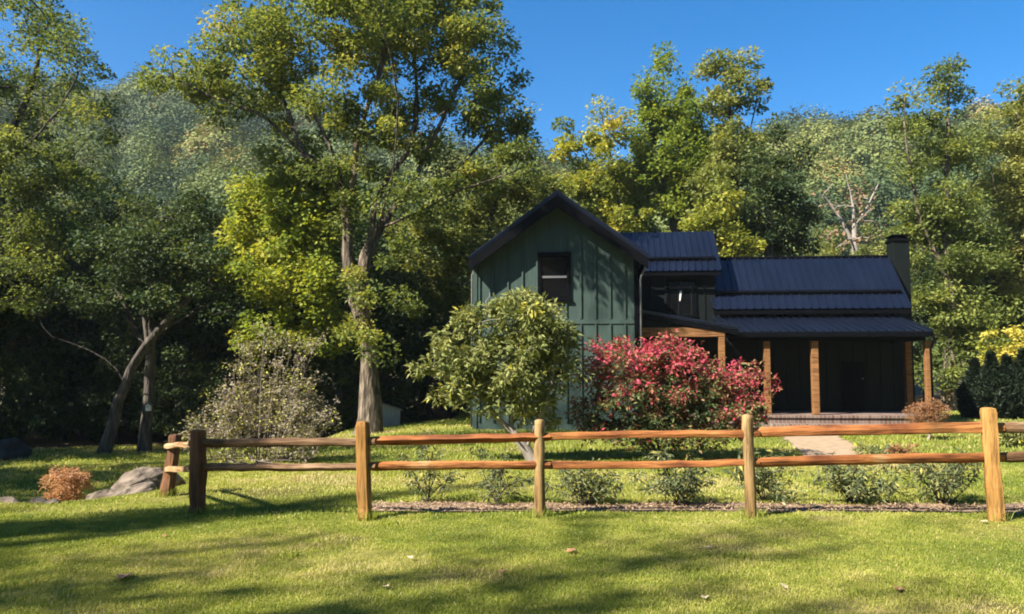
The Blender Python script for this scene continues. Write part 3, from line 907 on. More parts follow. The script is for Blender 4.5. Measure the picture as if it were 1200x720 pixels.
# ---- pale bare tree on the slope behind the main roof
D = 50.0
b0 = np.array([*pt(1003, 440, D)[:2], 0.0])
limbs = [np.vstack([b0, pl([(1003, 340), (1002, 290), (1000, 240), (992, 205)], D)]), pl([(1002, 290), (985, 255), (968, 232)], D), pl([(1000, 270), (1018, 240), (1030, 215)], D)]
lobes = [lobe(990, 230, D, 26, 22), lobe(965, 245, D, 18, 18), lobe(1020, 240, D, 22, 26), lobe(995, 275, D, 40, 22)]
make_tree('bare_tree', 'thin tree with bare pale branches and rusty leaves above the main roof', 'tree', b0, limbs, lobes, M['rust_leaf'], M['bark_pale'],
          0.22, spacing=1.0, clump=0.6, nleaf=9, L=0.26, Wd=0.16, seed=41, rtip=0.03)

# ------------------------------------------------------------------ shrubs
def shrub(name, label, base, lobes, leaf, bark, stems, R0, spacing, clump, nleaf, L, Wd, seed, tint=(0.5, 0.25), cat='shrub', rtip=0.004, step=0.18, **k):
    """several stems from one root"""
    rng = np.random.default_rng(seed)
    base = np.array(base, float)
    limbs = []
    for i, tip in enumerate(stems):
        tip = np.array(tip, float)
        mid = base + (tip - base) * 0.5 + np.array([0, 0, 0.12 * np.linalg.norm(tip - base)]) + rng.normal(size=3) * .05
        limbs.append(np.array([base + rng.normal(size=3) * np.array([.03, .03, 0]), mid, tip]) if i else np.array([base, mid, tip]))
    return make_tree(name, label, cat, base, limbs, lobes, leaf, bark, R0, spacing=spacing, clump=clump, nleaf=nleaf, L=L, Wd=Wd, seed=seed, tint=tint,
                     rtip=rtip, step=step, names=('stem', 'foliage'), flare=0.2, **k)


# tree-like rhododendron before the gable
D = 14.6
b0 = gp(*pt(625, 541, D)[:2])
limbs = [np.vstack([b0, pl([(616, 525), (600, 505), (582, 490), (566, 468), (556, 445), (545, 420)], D)]), pl([(600, 505), (598, 470), (610, 430), (612, 395)], D, 0.3), pl([(616, 525), (632, 490), (648, 450), (650, 410)], D, -0.2), pl([(566, 468), (540, 458), (520, 440)], D, -.3)]
lobes = [lobe(608, 362, D, 44, 26, .7), lobe(570, 385, D, 36, 28, .6), lobe(530, 412, D, 32, 26, .6), lobe(640, 385, D, 34, 30, .7), lobe(520, 450, D, 22, 20, .4), lobe(600, 420, D, 50, 40, .8), lobe(560, 445, D - .2, 34, 28, .5), lobe(650, 412, D, 24, 26, .6), lobe(612, 462, D, 32, 24, .6), lobe(515, 408, D, 16, 12, .3), lobe(575, 348, D, 14, 10, .3), lobe(668, 392, D, 16, 14, .4), lobe(545, 470, D, 14, 10, .3), lobe(640, 455, D, 24, 24, .5), lobe(625, 492, D + .2, 26, 16, .4), lobe(580, 478, D, 20, 16, .4), lobe(660, 440, D, 18, 20, .4), lobe(505, 432, D, 18, 12, .3)]
make_tree('rhododendron_tree', 'large rounded olive leaved shrub with crooked pale trunk before the gable', 'shrub', b0, limbs, lobes, M['shrub_leaf'], M['bark_pale'],
          0.085, spacing=0.27, clump=0.165, keep=.85, nleaf=44, L=0.125, Wd=0.046, seed=51, rtip=0.005, step=0.2, tint=(0.5, 0.24), names=('stem', 'foliage'), flare=.3, up=.35)

# red burning bush
D = 15.2
b0 = gp(*pt(775, 537, D)[:2])
stems = [pt(700, 450, D), pt(740, 425, D), pt(780, 420, D), pt(820, 425, D), pt(860, 440, D), pt(880, 470, D), pt(690, 490, D)]
lobes = [lobe(735, 425, D, 46, 28, .9), lobe(790, 420, D, 44, 24, .9), lobe(832, 440, D, 30, 22, .8), lobe(715, 408, D, 26, 16, .5), lobe(790, 402, D, 22, 14, .5), lobe(700, 440, D, 26, 22, .6), lobe(868, 455, D, 36, 30, .8), lobe(760, 465, D - .3, 60, 30, 1), lobe(700, 480, D, 34, 26, .7), lobe(830, 480, D - .2, 56, 30, .9),
         lobe(730, 508, D - .2, 58, 18, .8), lobe(800, 508, D - .3, 60, 20, .8), lobe(872, 495, D, 28, 22, .6)]


def red_tint(C, tv, rng):
    h_ = (C[:, 2] - 0.2) / 2.1
    return 0.14 + 0.58 * sst((h_ - 0.30) / 0.62) + 0.18 * sst((C[:, 0] - 3.0) / 1.6) + (tv - 0.5) * 1.0


shrub('burning_bush', 'wide burning bush with crimson top leaves and olive lower leaves', b0, lobes, M['red_leaf'], M['bark_dark'], stems, 0.07, 0.24, 0.15, 24, 0.085, 0.042, 52, tint=(0.5, 0.36), tint_fn=red_tint, up=0.4)

# tall dry twiggy shrub left of the oak
D = 14.4
b0 = gp(*pt(302, 541, D)[:2])
rng = np.random.default_rng(8)
T, limbs = [], [np.array([b0, b0 + [0, 0, .2], b0 + [.02, 0, .5]])]
for i in range(85):
    u_ = rng.uniform(-1, 1)
    q = b0 + np.array([u_ * 1.0, rng.normal() * .3, -.02])
    hgt = (0.75 + 1.55 * math.exp(-((u_ - .12) / .52) ** 2)) * rng.uniform(.55, 1.08)
    ln = u_ * .45 + rng.normal() * .16
    m_ = q + [ln * .35 * hgt, rng.normal() * .1, .55 * hgt]
    e_ = q + [ln * hgt * .9, rng.normal() * .18, hgt]
    limbs.append(np.array([q, m_, e_]))
    for k in range(10):
        f_ = rng.random() ** .8
        c_ = (1 - f_) ** 2 * q + 2 * f_ * (1 - f_) * m_ + f_ * f_ * e_
        T.append(c_ + np.array([rng.normal() * .09, rng.normal() * .09, abs(rng.normal()) * .10]))
    T.append(e_)
T = np.array(T)
make_tree('twiggy_shrub', 'tall dry shrub of grey twigs with sparse small leaves left of the oak', 'shrub', b0, limbs, None, M['twig_leaf'], M['twig_bark'],
          0.03, clump=0.13, nleaf=13, L=0.055, Wd=0.028, seed=53, rtip=0.0035, step=0.16, tint=(0.5, 0.3), names=('stem', 'foliage'), targets=T, flare=0, lift=-0.02, up_pen=1.0, wob=.05)

# weeping maples
D = 12.6
b0 = gp(*pt(78, 586, D)[:2])
c = b0 + [0, 0, .58]
shrub('weeping_maple', 'small orange weeping maple beside the boulder on the left bank', b0, [(c, (.33, .33, .24)), (c + [.05, 0, .12], (.25, .25, .14)), (c - [0, 0, .28], (.30, .30, .16)), (c + [-.12, 0, .2], (.14, .14, .08)), (c + [.2, 0, .14], (.14, .14, .08))], M['maple_orange'], M['bark_dark'], [c + [.2, 0, .1], c + [-.2, 0, .1], c + [0, .2, .1], c + [0, -.2, .15]], 0.02, 0.10, 0.08, 26, 0.05, 0.014, 54, droop=1.0, step=.1)
D = 19.5
b0 = gp(*pt(1088, 513, D)[:2])
c = b0 + [0, 0, .68]
shrub('weeping_maple', 'small rusty weeping maple in front of the right porch corner', b0, [(c, (.5, .5, .2)), (c + [.05, 0, .12], (.34, .34, .14)), (c - [0, 0, .2], (.45, .45, .12))], M['maple_rust'], M['bark_pale'], [c + [.25, 0, .1], c + [-.25, 0, .1], c + [0, .3, .1]], 0.03, 0.14, 0.11, 26, 0.07, 0.02, 55, droop=1.0, step=.12)

# shrubs planted in the mulch behind the fence
RH = [(500, 586, 10.1, .72, .38, 'thin leggy young shrub just right of the amber square fence post', 9, .5),
      (582, 586, 10.1, .62, .36, 'leggy young shrub left of the round topped post in the mulch bed', 9, .7),
      (686, 587, 10.0, .44, .44, 'low broad leaved shrub just right of the round topped grey post', 12, 1.0),
      (793, 588, 10.0, .56, .48, 'bushy broad leaved shrub midway under the burning bush', 13, 1.2),
      (893, 586, 10.2, .50, .42, 'broad leaved shrub partly behind the post before the stone path', 12, 1.1),
      (996, 587, 10.1, .50, .46, 'round broad leaved shrub in the mulch below the stone path', 14, 1.2),
      (1108, 588, 10.0, .60, .52, 'largest broad leaved shrub just left of the rightmost post', 15, 1.3)]
for i, (px, py, D, h_, w_, lab, ns, dn) in enumerate(RH):
    b0 = gp(*pt(px, py, D)[:2])
    rng = np.random.default_rng(60 + i)
    stems, lob = [], []
    for k in range(ns):
        a = k * 2.4 + rng.normal() * .4; rr = 1.12 * w_ * math.sqrt((k + .5) / ns) * rng.uniform(.75, 1.15)
        tip = b0 + np.array([math.cos(a) * rr, math.sin(a) * rr * .8, h_ * (1.15 - .5 * rr / w_) * (.65 + .6 * rng.random())])
        stems.append(tip)
        lob.append((tip, (.09, .09, .07)))
        lob.append((b0 + (tip - b0) * .66, (.07, .07, .06)))
        if rng.random() < .5 * dn: lob.append((b0 + (tip - b0) * .4 + [0, 0, .02], (.08, .08, .05)))
    shrub('young_rhododendron', lab, b0, lob, M['rhodo_leaf'], M['bark_dark'], stems, 0.016, 0.074, 0.065, int(6 * dn + 3), 0.085, 0.022, 60 + i, tint=(0.55, 0.3), group='young shrubs in the mulch bed behind the fence', droop=0.5, step=.08, rtip=.003)

# low plants beside the path
for i, (px, py, D, r_, h_, lab, lf) in enumerate([(1018, 530, 15.6, .26, .16, 'low bright green clump at the left side of the path edge', 'shrub_leaf'),
                                                  (1040, 533, 15.4, .24, .20, 'mid green perennial clump in the middle of the path planting', 'rhodo_leaf'),
                                                  (1058, 537, 15.0, .22, .26, 'rust tinged upright perennial at the right of the path planting', 'maple_rust'),
                                                  (1190, 505, 17.5, .5, .5, 'light green shrub against the right edge behind the last post', 'shrub_leaf')]):
    b0 = gp(*pt(px, py, D)[:2])
    c = b0 + [0, 0, h_ * .6]
    shrub('garden_plant', lab, b0, [(c, (r_, r_, h_ * .45))], M[lf], M['bark_dark'], [c + [r_ * .5, 0, .05], c + [-r_ * .5, 0, .05], c + [0, r_ * .4, .05]], 0.012, 0.11, 0.08, 16, 0.09, 0.03, 80 + i, cat='plant', step=.1)

# yellow shrub and dark evergreens on the right
D = 30.5
b0 = gp(*pt(1190, 470, D)[:2])
shrub('yellow_shrub', 'bright yellow leaved shrub behind the dark evergreens', b0, [lobe(1185, 402, D, 34, 18), lobe(1165, 425, D, 26, 16), lobe(1205, 415, D, 26, 30)], M['gold_leaf'], M['bark_dark'], [pt(1180, 420, D), pt(1200, 415, D), pt(1165, 430, D)], .08, .6, .4, 50, .16, .1, 91, tint=(.75, .2), rtip=.01, step=.4)
for i, (px, top, D, lab, w_) in enumerate([(1141, 424, 28, 'pointed dark evergreen nearest the porch', .55), (1160, 416, 27.5, 'pointed dark evergreen with the tallest left spire in the clump', .62), (1178, 420, 28, 'pointed dark evergreen in the middle of the clump', .6), (1198, 414, 27.6, 'pointed dark evergreen cut by the right edge', .7)]):
    x = (px - 600) / FPX * D
    base = gp(x, D)
    H = pt(px, top, D)[2] - base[2]
    rng = np.random.default_rng(95 + i)
    n = 6500
    f_ = rng.random(n) ** 1.3
    prof = w_ * (1.0 - .25 * (1 - np.minimum(1, f_ * 5))) * (1 - sst((f_ - .35) / .65) * .93)
    a = rng.random(n) * 6.283
    q = rng.random(n) ** .35
    lump = .82 + .36 * vnoise(a * 2 + i * 9, f_ * 9)
    C = np.stack([np.cos(a) * prof * q * lump, np.sin(a) * prof * q * lump, f_ * H], -1)
    dirs = np.stack([np.cos(a) * .4, np.sin(a) * .4, np.full(n, 1.4)], -1)
    root = thing('evergreen_shrub', lab, 'evergreen', tuple(base), 0, 'dark pointed evergreens right of the porch')
    mesh_np('foliage', leaf_quads(C, .17, .06, rng, 0, -.3, dirs), quad_faces(n), M['cedar_leaf'], root, attrs={'tint': np.repeat(rng.random(n), 4)})
    v_, f2 = tube_np(np.array([[0, 0, -.05], [0, 0, H * .5], [0, 0, H * .9]]), np.array([.07, .05, .015]), 7)
    mesh_np('trunk', v_, f2, M['bark_dark'], root, smooth=True)

# ------------------------------------------------------------------ house
HROT = rad(-5.0)
HO = np.array([*pt(651, 435, 22.5)[:2], -0.05])
house = thing('farmhouse', 'dark green board and batten farmhouse with black metal roofs and a porch', 'house', tuple(HO), HROT)
hc, hs = math.cos(HROT), math.sin(HROT)


def hp(px, py, ly):
    """house-local x,z of a photo pixel on the house plane y = ly"""
    d = ray(px, py)
    nrm = np.array([-hs, hc, 0])
    c0 = np.array([0, 0, CAM_H])
    t_ = (ly - np.dot(c0 - HO, nrm)) / np.dot(d, nrm)
    p = c0 + d * t_ - HO
    return p[0] * hc + p[1] * hs, p[2]


def part(mb, name, mat, parent=house, **k):
    return mb.build(name, M[mat], parent, **k)


# gable wing
xl, _ = hp(555, 400, 0); xr, _ = hp(748, 400, 0)
OV = 0.5
ax, az = hp(651, 225, -OV)
ex, ez = hp(760, 304, -OV)
el_, elz = hp(549, 298, -OV)
half = 0.5 * (ex - el_)
ax = 0.5 * (ex + el_)
ezm = 0.5 * (ez + elz)
pitch = (az - ezm) / half
DEPTH = 7.5
TH = 0.20


def roofz(x): return az - TH - abs(x - ax) * pitch


# wall with battens
mb = MB()
mb.prism([(xl, -0.1), (xr, -0.1), (xr, roofz(xr) - .02), (ax, roofz(ax) - .02), (xl, roofz(xl) - .02)], 0, DEPTH)
bx = xl + 0.16
zb = hp(700, 377, 0)[1]
while bx < xr - 0.1:
    for z0, z1 in ((0.25, zb - .07), (zb + .07, roofz(bx) - .03)):
        wx0, wz1 = hp(634, 298, 0); wx1, wz0 = hp(667, 352, 0)
        if wx0 - .03 < bx < wx1 + .03 and z1 > wz0:
            if wz0 - .08 > z0: mb.box(bx - .022, bx + .022, -.045, .0015, z0, wz0 - .08)
            if z1 > wz1 + .08: mb.box(bx - .022, bx + .022, -.045, .0015, wz1 + .08, z1)
        else:
            mb.box(bx - .022, bx + .022, -.045, .0015, z0, z1)
    bx += 0.405
part(mb, 'wall', 'siding')
mb = MB(); mb.box(xl + .1, xr - .1, -.03, .001, zb - .065, zb + .065); part(mb, 'belly_band', 'siding', bevel=.004)
for cx in (xl, xr):
    mb = MB(); s_ = 1 if cx == xl else -1
    mb.box(min(cx - s_ * .02, cx + s_ * .1), max(cx - s_ * .02, cx + s_ * .1), -.035, .09, -.1, roofz(cx) - .05)
    part(mb, 'corner_board', 'siding' if cx == xl else 'trim_black', bevel=.004)


def seam_roof(name, a, b, c, d, seam=0.3, thick=0.06, parent=house, mat='roof_metal', rib=0.042):
    """metal roof plane: a-b eave, d-c ridge (left to right), with standing seams"""
    a, b, c, d = [np.array(p, float) for p in (a, b, c, d)]
    n = np.cross(b - a, d - a); n /= np.linalg.norm(n)
    if n[2] < 0: n = -n
    mb = MB()
    mb.slab(a, b, c, d, n, thick)
    k = max(2, int(np.linalg.norm(b - a) / seam))
    for i in range(k + 1):
        f = i / k
        p, q = a + (b - a) * f, d + (c - d) * f
        e = (b - a) / np.linalg.norm(b - a) * .021
        mb.hexa([p - e - n * .005, p + e - n * .005, q + e - n * .005, q - e - n * .005, p - e + n * rib, p + e + n * rib, q + e + n * rib, q - e + n * rib])
    return part(mb, name, mat, parent)


y0, y1 = -OV, DEPTH + .3
eL = ax - half; eR = ax + half
seam_roof('roof', (eL, y1, ezm), (eL, y0, ezm), (ax, y0, az), (ax, y1, az))
seam_roof('roof', (eR, y0, ezm), (eR, y1, ezm), (ax, y1, az), (ax, y0, az))
for sg, e_ in ((-1, eL), (1, eR)):       # bargeboards
    mb = MB()
    t0 = 0.34
    p = [(ax, az - .065), (e_, ezm - .065), (e_, ezm - .065 - .30), (ax, az - .065 - t0)]
    if sg > 0: p = p[::-1]
    mb.prism(p, y0 + .012, y0 + .06)
    part(mb, 'bargeboard', 'trim_black')
    mb = MB()                            # soffit under the overhang
    q = [(ax, az - .12), (e_ , ezm - .12), (e_, ezm - .16), (ax, az - .16)]
    if sg > 0: q = q[::-1]
    mb.prism(q, y0 + .06, 0.0)
    part(mb, 'soffit', 'trim_black')
    mb = MB()                            # eave gutter
    mb.box(min(e_, e_ - sg * .10), max(e_, e_ - sg * .10), y0 + .07, y1 - .02, ezm - .22, ezm - .08)
    part(mb, 'gutter', 'trim_black', bevel=.01)
# downspouts of the wing
mb = MB()
gx = eR - .07
mb.tube([(gx, -.18, ezm - .2), (gx, -.12, ezm - .30), (xr + .10, -.06, ezm - .50), (xr + .075, -.06, ezm - .62), (xr + .075, -.06, .1)], .028, 6)
part(mb, 'downspout', 'downspout', smooth=True)
mb = MB()
gx = eL + .07
mb.tube([(gx, .06, ezm - .2), (gx, .06, ezm - .30), (xl - .06, .06, ezm - .42), (xl - .06, .06, .1)], .026, 6)
part(mb, 'downspout', 'downspout', smooth=True)
# window in the gable
wx0, wz1 = hp(634, 300, 0); wx1, wz0 = hp(666, 350, 0)
win = MB()
win.box(wx0 - .07, wx0, -.06, .001, wz0 - .02, wz1); win.box(wx1, wx1 + .07, -.06, .001, wz0 - .02, wz1)
win.box(wx0 - .09, wx1 + .09, -.075, .002, wz1, wz1 + .09); win.box(wx0 - .10, wx1 + .10, -.09, .003, wz0 - .09, wz0 - .02)
wo_ = part(win, 'window', 'trim_black')
zm = .5 * (wz0 + wz1)
mb = MB(); mb.box(wx0 + .04, wx1 - .04, -.012, -.004, zm + .03, wz1 - .05); mb.box(wx0 + .04, wx1 - .04, -.012, -.004, wz0 + .05, zm - .03); part(mb, 'pane', 'glass', wo_)
mb = MB()
mb.box(wx0, wx0 + .04, -.035, -.0015, wz0, wz1); mb.box(wx1 - .04, wx1, -.035, -.0015, wz0, wz1)
mb.box(wx0 + .04, wx1 - .04, -.034, -.0015, wz1 - .05, wz1); mb.box(wx0 + .04, wx1 - .04, -.034, -.0015, wz0, wz0 + .05)
part(mb, 'frame', 'trim_black', wo_)
mb = MB(); mb.box(wx0 + .04, wx1 - .04, -.045, -.013, zm - .03, zm + .03); part(mb, 'sash', 'downspout', wo_)

# upper link block behind, between the wing and the main roof
LY = 3.5
lx1, _ = hp(838, 350, LY)
rx1, lez = hp(845, 317, LY - .35)
_, lrz = hp(800, 272, LY + 1.15)
mb = MB()
mb.prism([(xr - .2, .2), (lx1, .2), (lx1, lez + .2), (xr - .2, lez + .2)], LY, LY + 2.6)
bx = xr + .3
while bx < lx1 - .05:
    mb.box(bx - .02, bx + .02, LY - .035, LY + .001, 2.9, lez + .05); bx += .405
part(mb, 'wall', 'siding_dark_shade')['label'] = 'shaded dark wall of the upper block'
seam_roof('roof', (xr - .4, LY - .35, lez), (rx1, LY - .35, lez), (rx1, LY + 1.15, lrz), (xr - .4, LY + 1.15, lrz), .2)
seam_roof('roof', (rx1, LY + 2.65, lez), (xr - .4, LY + 2.65, lez), (xr - .4, LY + 1.15, lrz), (rx1, LY + 1.15, lrz), .2)
mb = MB(); mb.box(xr - .1, rx1 - .03, LY - .40, LY - .345, lez - .16, lez - .055); part(mb, 'fascia', 'trim_black')
nz = (LY + 1.15 - (LY - .35)); slope = (lrz - lez) / nz
def snow_bar(x0, x1, ya, za, sl, ym):
    z = za + (ym - ya) * sl
    mb = MB()
    mb.hexa([(x0, ym - .04, z + .01), (x1, ym - .04, z + .01), (x1, ym + .05, z + .05), (x0, ym + .05, z + .05),
             (x0, ym - .07, z + .075), (x1, ym - .07, z + .075), (x1, ym + .03, z + .14), (x0, ym + .03, z + .14)])
    return part(mb, 'snow_rail', 'trim_black')
snow_bar(xr - .1, rx1 - .12, LY - .35, lez, slope, LY + .02)
# gable triangle of the link block (right end)
mb = MB()
vs = [(lx1, LY, lez + .2), (lx1, LY + 2.3, lez + .2), (lx1, LY + 1.15, lrz - .1)]
mb.add(vs + [(v_[0] - .1, v_[1], v_[2]) for v_ in vs], [(0, 1, 2), (5, 4, 3), (0, 3, 4, 1), (1, 4, 5, 2), (2, 5, 3, 0)])
part(mb, 'gable_infill', 'siding_dark_shade')
# window of the link block with a small pale strip before the pane
ux0, uz1 = hp(783, 331, LY); ux1, uz0 = hp(814, 369, LY)
win = MB()
win.box(ux0 - .07, ux0, LY - .05, LY + .001, uz0, uz1); win.box(ux1, ux1 + .07, LY - .05, LY + .001, uz0, uz1)
win.box(ux0 - .08, ux1 + .08, LY - .06, LY + .002, uz1, uz1 + .08); win.box(ux0 - .08, ux1 + .08, LY - .07, LY + .003, uz0 - .07, uz0)
w2 = part(win, 'window', 'trim_black')
mb = MB(); mb.box(ux0 + .002, ux1 - .002, LY - .02, LY - .01, uz0 + .002, uz1 - .002); part(mb, 'pane', 'glass', w2)
mb = MB()
qx, qz1 = hp(797, 341, LY); _, qz0 = hp(797, 353, LY)
mb.hexa([(qx - .04, LY - .032, qz0), (qx, LY - .032, qz0), (qx, LY - .022, qz0), (qx - .04, LY - .022, qz0), (qx - .01, LY - .032, qz1), (qx + .05, LY - .032, qz1), (qx + .05, LY - .022, qz1), (qx - .01, LY - .022, qz1)])
o = part(mb, 'strip', 'white', w2); o['label'] = 'small pale ornament in front of the window'

# main block
MY = 3.55
mx0 = lx1 - .15
mxr, mez = hp(1069, 361, MY - .4)
mrx, mrz = hp(1039, 301.5, MY + 1.35)
mxr = .5 * (mxr + mrx)
mwall = mxr - .22
mb = MB()
mb.box(mx0, mwall, MY, MY + 3.4, -.1, mez - .02)
bx = mx0 + .3
while bx < mwall - .05:
    mb.box(bx - .02, bx + .02, MY - .03, MY + .001, .3, mez - .1); bx += .405
part(mb, 'wall', 'siding_dark_shade')['label'] = 'dark main wall under the porch roof'
seam_roof('roof', (mx0 + .05, MY - .4, mez), (mxr, MY - .4, mez), (mxr, MY + 1.35, mrz), (mx0 + .05, MY + 1.35, mrz), .24)
seam_roof('roof', (mxr, MY + 3.7, mez - .6), (mx0 + .05, MY + 3.7, mez - .6), (mx0 + .05, MY + 1.35, mrz), (mxr, MY + 1.35, mrz), .24)
mb = MB(); mb.box(mx0 + .05, mxr - .02, MY - .455, MY - .395, mez - .17, mez - .055); part(mb, 'fascia', 'trim_black')
snow_bar(mx0 + .12, mxr - .1, MY - .4, mez, (mrz - mez) / 1.75, MY + .07)
mb = MB()                                 # ridge cap
mb.tube([(mx0 + .05, MY + 1.35, mrz + .02), (mxr, MY + 1.35, mrz + .02)], .05, 8); part(mb, 'ridge_cap', 'trim_black')
mb = MB()
mb.prism([(0, 0), (0, 0), (0, 0)], 0, 0) if False else None
vs = [(mwall, MY, mez - .02), (mwall, MY + 3.4, mez - .5), (mwall, MY + 1.35, mrz - .12)]
mb.add(vs + [(v_[0] - .1, v_[1], v_[2]) for v_ in vs], [(0, 1, 2), (5, 4, 3), (0, 3, 4, 1), (1, 4, 5, 2), (2, 5, 3, 0)])
part(mb, 'gable_infill', 'siding_dark_shade')
# chimney on the right gable end
cx0, ctop = hp(1043, 281, MY + 1.5); cx1, _ = hp(1064, 281, MY + 1.5)
mb = MB(); cx1 -= .06; mb.box(cx0, cx1, MY + 1.25, MY + 1.85, .1, ctop - .08); ch = part(mb, 'chimney', 'siding_dark_shade', bevel=.01)
mb = MB(); mb.box(cx0 - .03, cx1 + .03, MY + 1.2, MY + 1.9, ctop - .09, ctop); mb.box(cx0 + .05, cx1 - .05, MY + 1.3, MY + 1.8, ctop - .001, ctop + .09); mb.box(cx0 - .04, cx1 + .04, MY + 1.22, MY + 1.88, ctop + .088, ctop + .13)
part(mb, 'cap', 'trim_black', ch)

# porch
PY = 1.15                                  # front edge of the porch
px1, pez = hp(1093, 388, PY - .25)
_, pwz = hp(960, 371, MY)
pwz = min(pwz, mez - .18)
px0, _ = hp(852, 388, PY - .25)
seam_roof('porch_roof', (px0, PY - .25, pez), (px1, PY - .25, pez), (px1, MY, pwz), (px0, MY, pwz), .24, .05)
mb = MB(); mb.box(px0, px1 - .01, PY - .31, PY - .245, pez - .16, pez - .03); part(mb, 'porch_gutter', 'trim_black', bevel=.008)
mb = MB(); mb.box(px0 + .1, px1 - .12, PY - .06, PY + .10, pez - .26, pez - .06); part(mb, 'porch_beam', 'trim_black')
mb = MB()
vs = [(px1 - .12, PY - .05, pez - .25), (px1 - .12, MY, pez - .25), (px1 - .12, MY, pwz - .08), (px1 - .12, PY - .05, pez - .07)]
mb.add(vs + [(v_[0] - .05, v_[1], v_[2]) for v_ in vs], [(0, 1, 2, 3), (7, 6, 5, 4), (0, 4, 5, 1), (1, 5, 6, 2), (2, 6, 7, 3), (3, 7, 4, 0)])
part(mb, 'porch_end_panel', 'siding_dark_shade')
_, pfz = hp(1000, 487, PY - .12)
for px_, w_, lab in ((899, .17, None), (955, .19, None), (1088, .17, None)):
    cx, _ = hp(px_, 440, PY)
    mb = MB(); mb.box(cx - w_ / 2, cx + w_ / 2, PY - .08, PY + .09, pfz, pez - .262)
    part(mb, 'porch_post', 'porch_wood', bevel=.012)
cx, _ = hp(1064, 440, MY - .1)
mb = MB(); mb.box(cx - .09, cx + .09, MY - .22, MY - .04, pfz, pez - .20); part(mb, 'porch_post', 'porch_wood', bevel=.012)
mb = MB()
cx, _ = hp(1092.5, 440, PY - .1)
mb.tube([(cx + .01, PY - .28, pez - .15), (cx, PY - .2, pez - .35), (cx - .02, PY - .11, pez - .5), (cx - .02, PY - .11, pfz)], .03, 6); part(mb, 'downspout', 'trim_black', smooth=True)
fx0, _ = hp(752, 490, PY - .2)
mb = MB(); mb.box(fx0, px1 + .05, PY - .2, MY, pfz - .075, pfz); part(mb, 'porch_floor', 'brick', bevel=.006)
mb = MB(); mb.box(fx0 + .04, px1, PY - .15, MY, -.2, pfz - .077); part(mb, 'porch_foundation', 'brick')
sx0, sz = hp(905, 497, PY - .6); sx1, _ = hp(1040, 497, PY - .6)
mb = MB(); mb.box(sx0, sx1, PY - .62, PY - .19, -.15, max(.05, sz)); part(mb, 'step', 'brick', bevel=.01)
# door and window under the porch
dx0, dz1 = hp(985, 424, MY); dx1, _ = hp(1012, 424, MY)
mb = MB(); mb.box(dx0, dx1, MY - .05, MY - .032, pfz + .03, dz1); mb.box(dx0 + .12, dx1 - .12, MY - .06, MY - .049, pfz + .2, pfz + .85); dr = part(mb, 'door', 'trim_black')
mb = MB(); mb.box(dx0 + .12, dx1 - .12, MY - .058, MY - .0505, pfz + 1.0, dz1 - .15); part(mb, 'pane', 'trim_black', dr)
mb = MB(); mb.tube([(dx1 - .06, MY - .05, pfz + 1.0), (dx1 - .06, MY - .10, pfz + 1.0)], .025, 8); part(mb, 'handle', 'downspout', dr)
# security light under the main eave
lx, lz = hp(1041, 363, MY - .1)
mb = MB(); mb.tube([(lx, MY - .005, lz), (lx, MY - .1, lz - .02)], .05, 8); mb.tube([(lx, MY - .10, lz), (lx + .02, MY - .2, lz - .12)], [.03, .07], 8); part(mb, 'wall_lamp', 'downspout')

# entry shelter against the wing
EY = .55
exa, eza = hp(757, 364, EY - .12); exb, ezb = hp(866, 384.5, EY - .12)
exa = xr + .04
seam_roof('entry_roof', (exb, EY - .12, ezb), (exb, MY, ezb), (exa, MY, eza), (exa, EY - .12, eza), .3, .05)
mb = MB()
mb.prism([(exa, eza - .06), (exb, ezb - .06), (exb, ezb - .19), (exa, eza - .22)][::-1], EY - .115, EY - .07); part(mb, 'fascia', 'trim_black')
bx0, bz1 = hp(752, 384.5, EY); bx1, bz0 = hp(849, 395, EY)
mb = MB(); mb.box(xr + .05, bx1, EY - .085, EY + .085, bz0, bz1); part(mb, 'entry_beam', 'porch_wood', bevel=.012)
mb = MB()
mb.prism([(xr + .05, bz1 + .003), (bx1, bz1 + .003), (bx1, max(bz1 + .03, ezb - .12)), (xr + .05, eza - .20)], EY - .03, EY + .03); part(mb, 'entry_infill', 'siding_dark_shade')
mb = MB(); mb.box(bx1 - .17, bx1 - .003, EY - .08, EY + .08, -.05, bz0 - .002); part(mb, 'entry_post', 'porch_wood', bevel=.012)
mb = MB()                                  # knee brace
mb.hexa([(bx1 - .62, EY - .04, bz0 - .004), (bx1 - .48, EY - .04, bz0 - .004), (bx1 - .48, EY + .04, bz0 - .004), (bx1 - .62, EY + .04, bz0 - .004)][::-1] + [(bx1 - .172, EY - .04, bz0 - .45), (bx1 - .172, EY - .04, bz0 - .31), (bx1 - .172, EY + .04, bz0 - .31), (bx1 - .172, EY + .04, bz0 - .45)]) if False else None

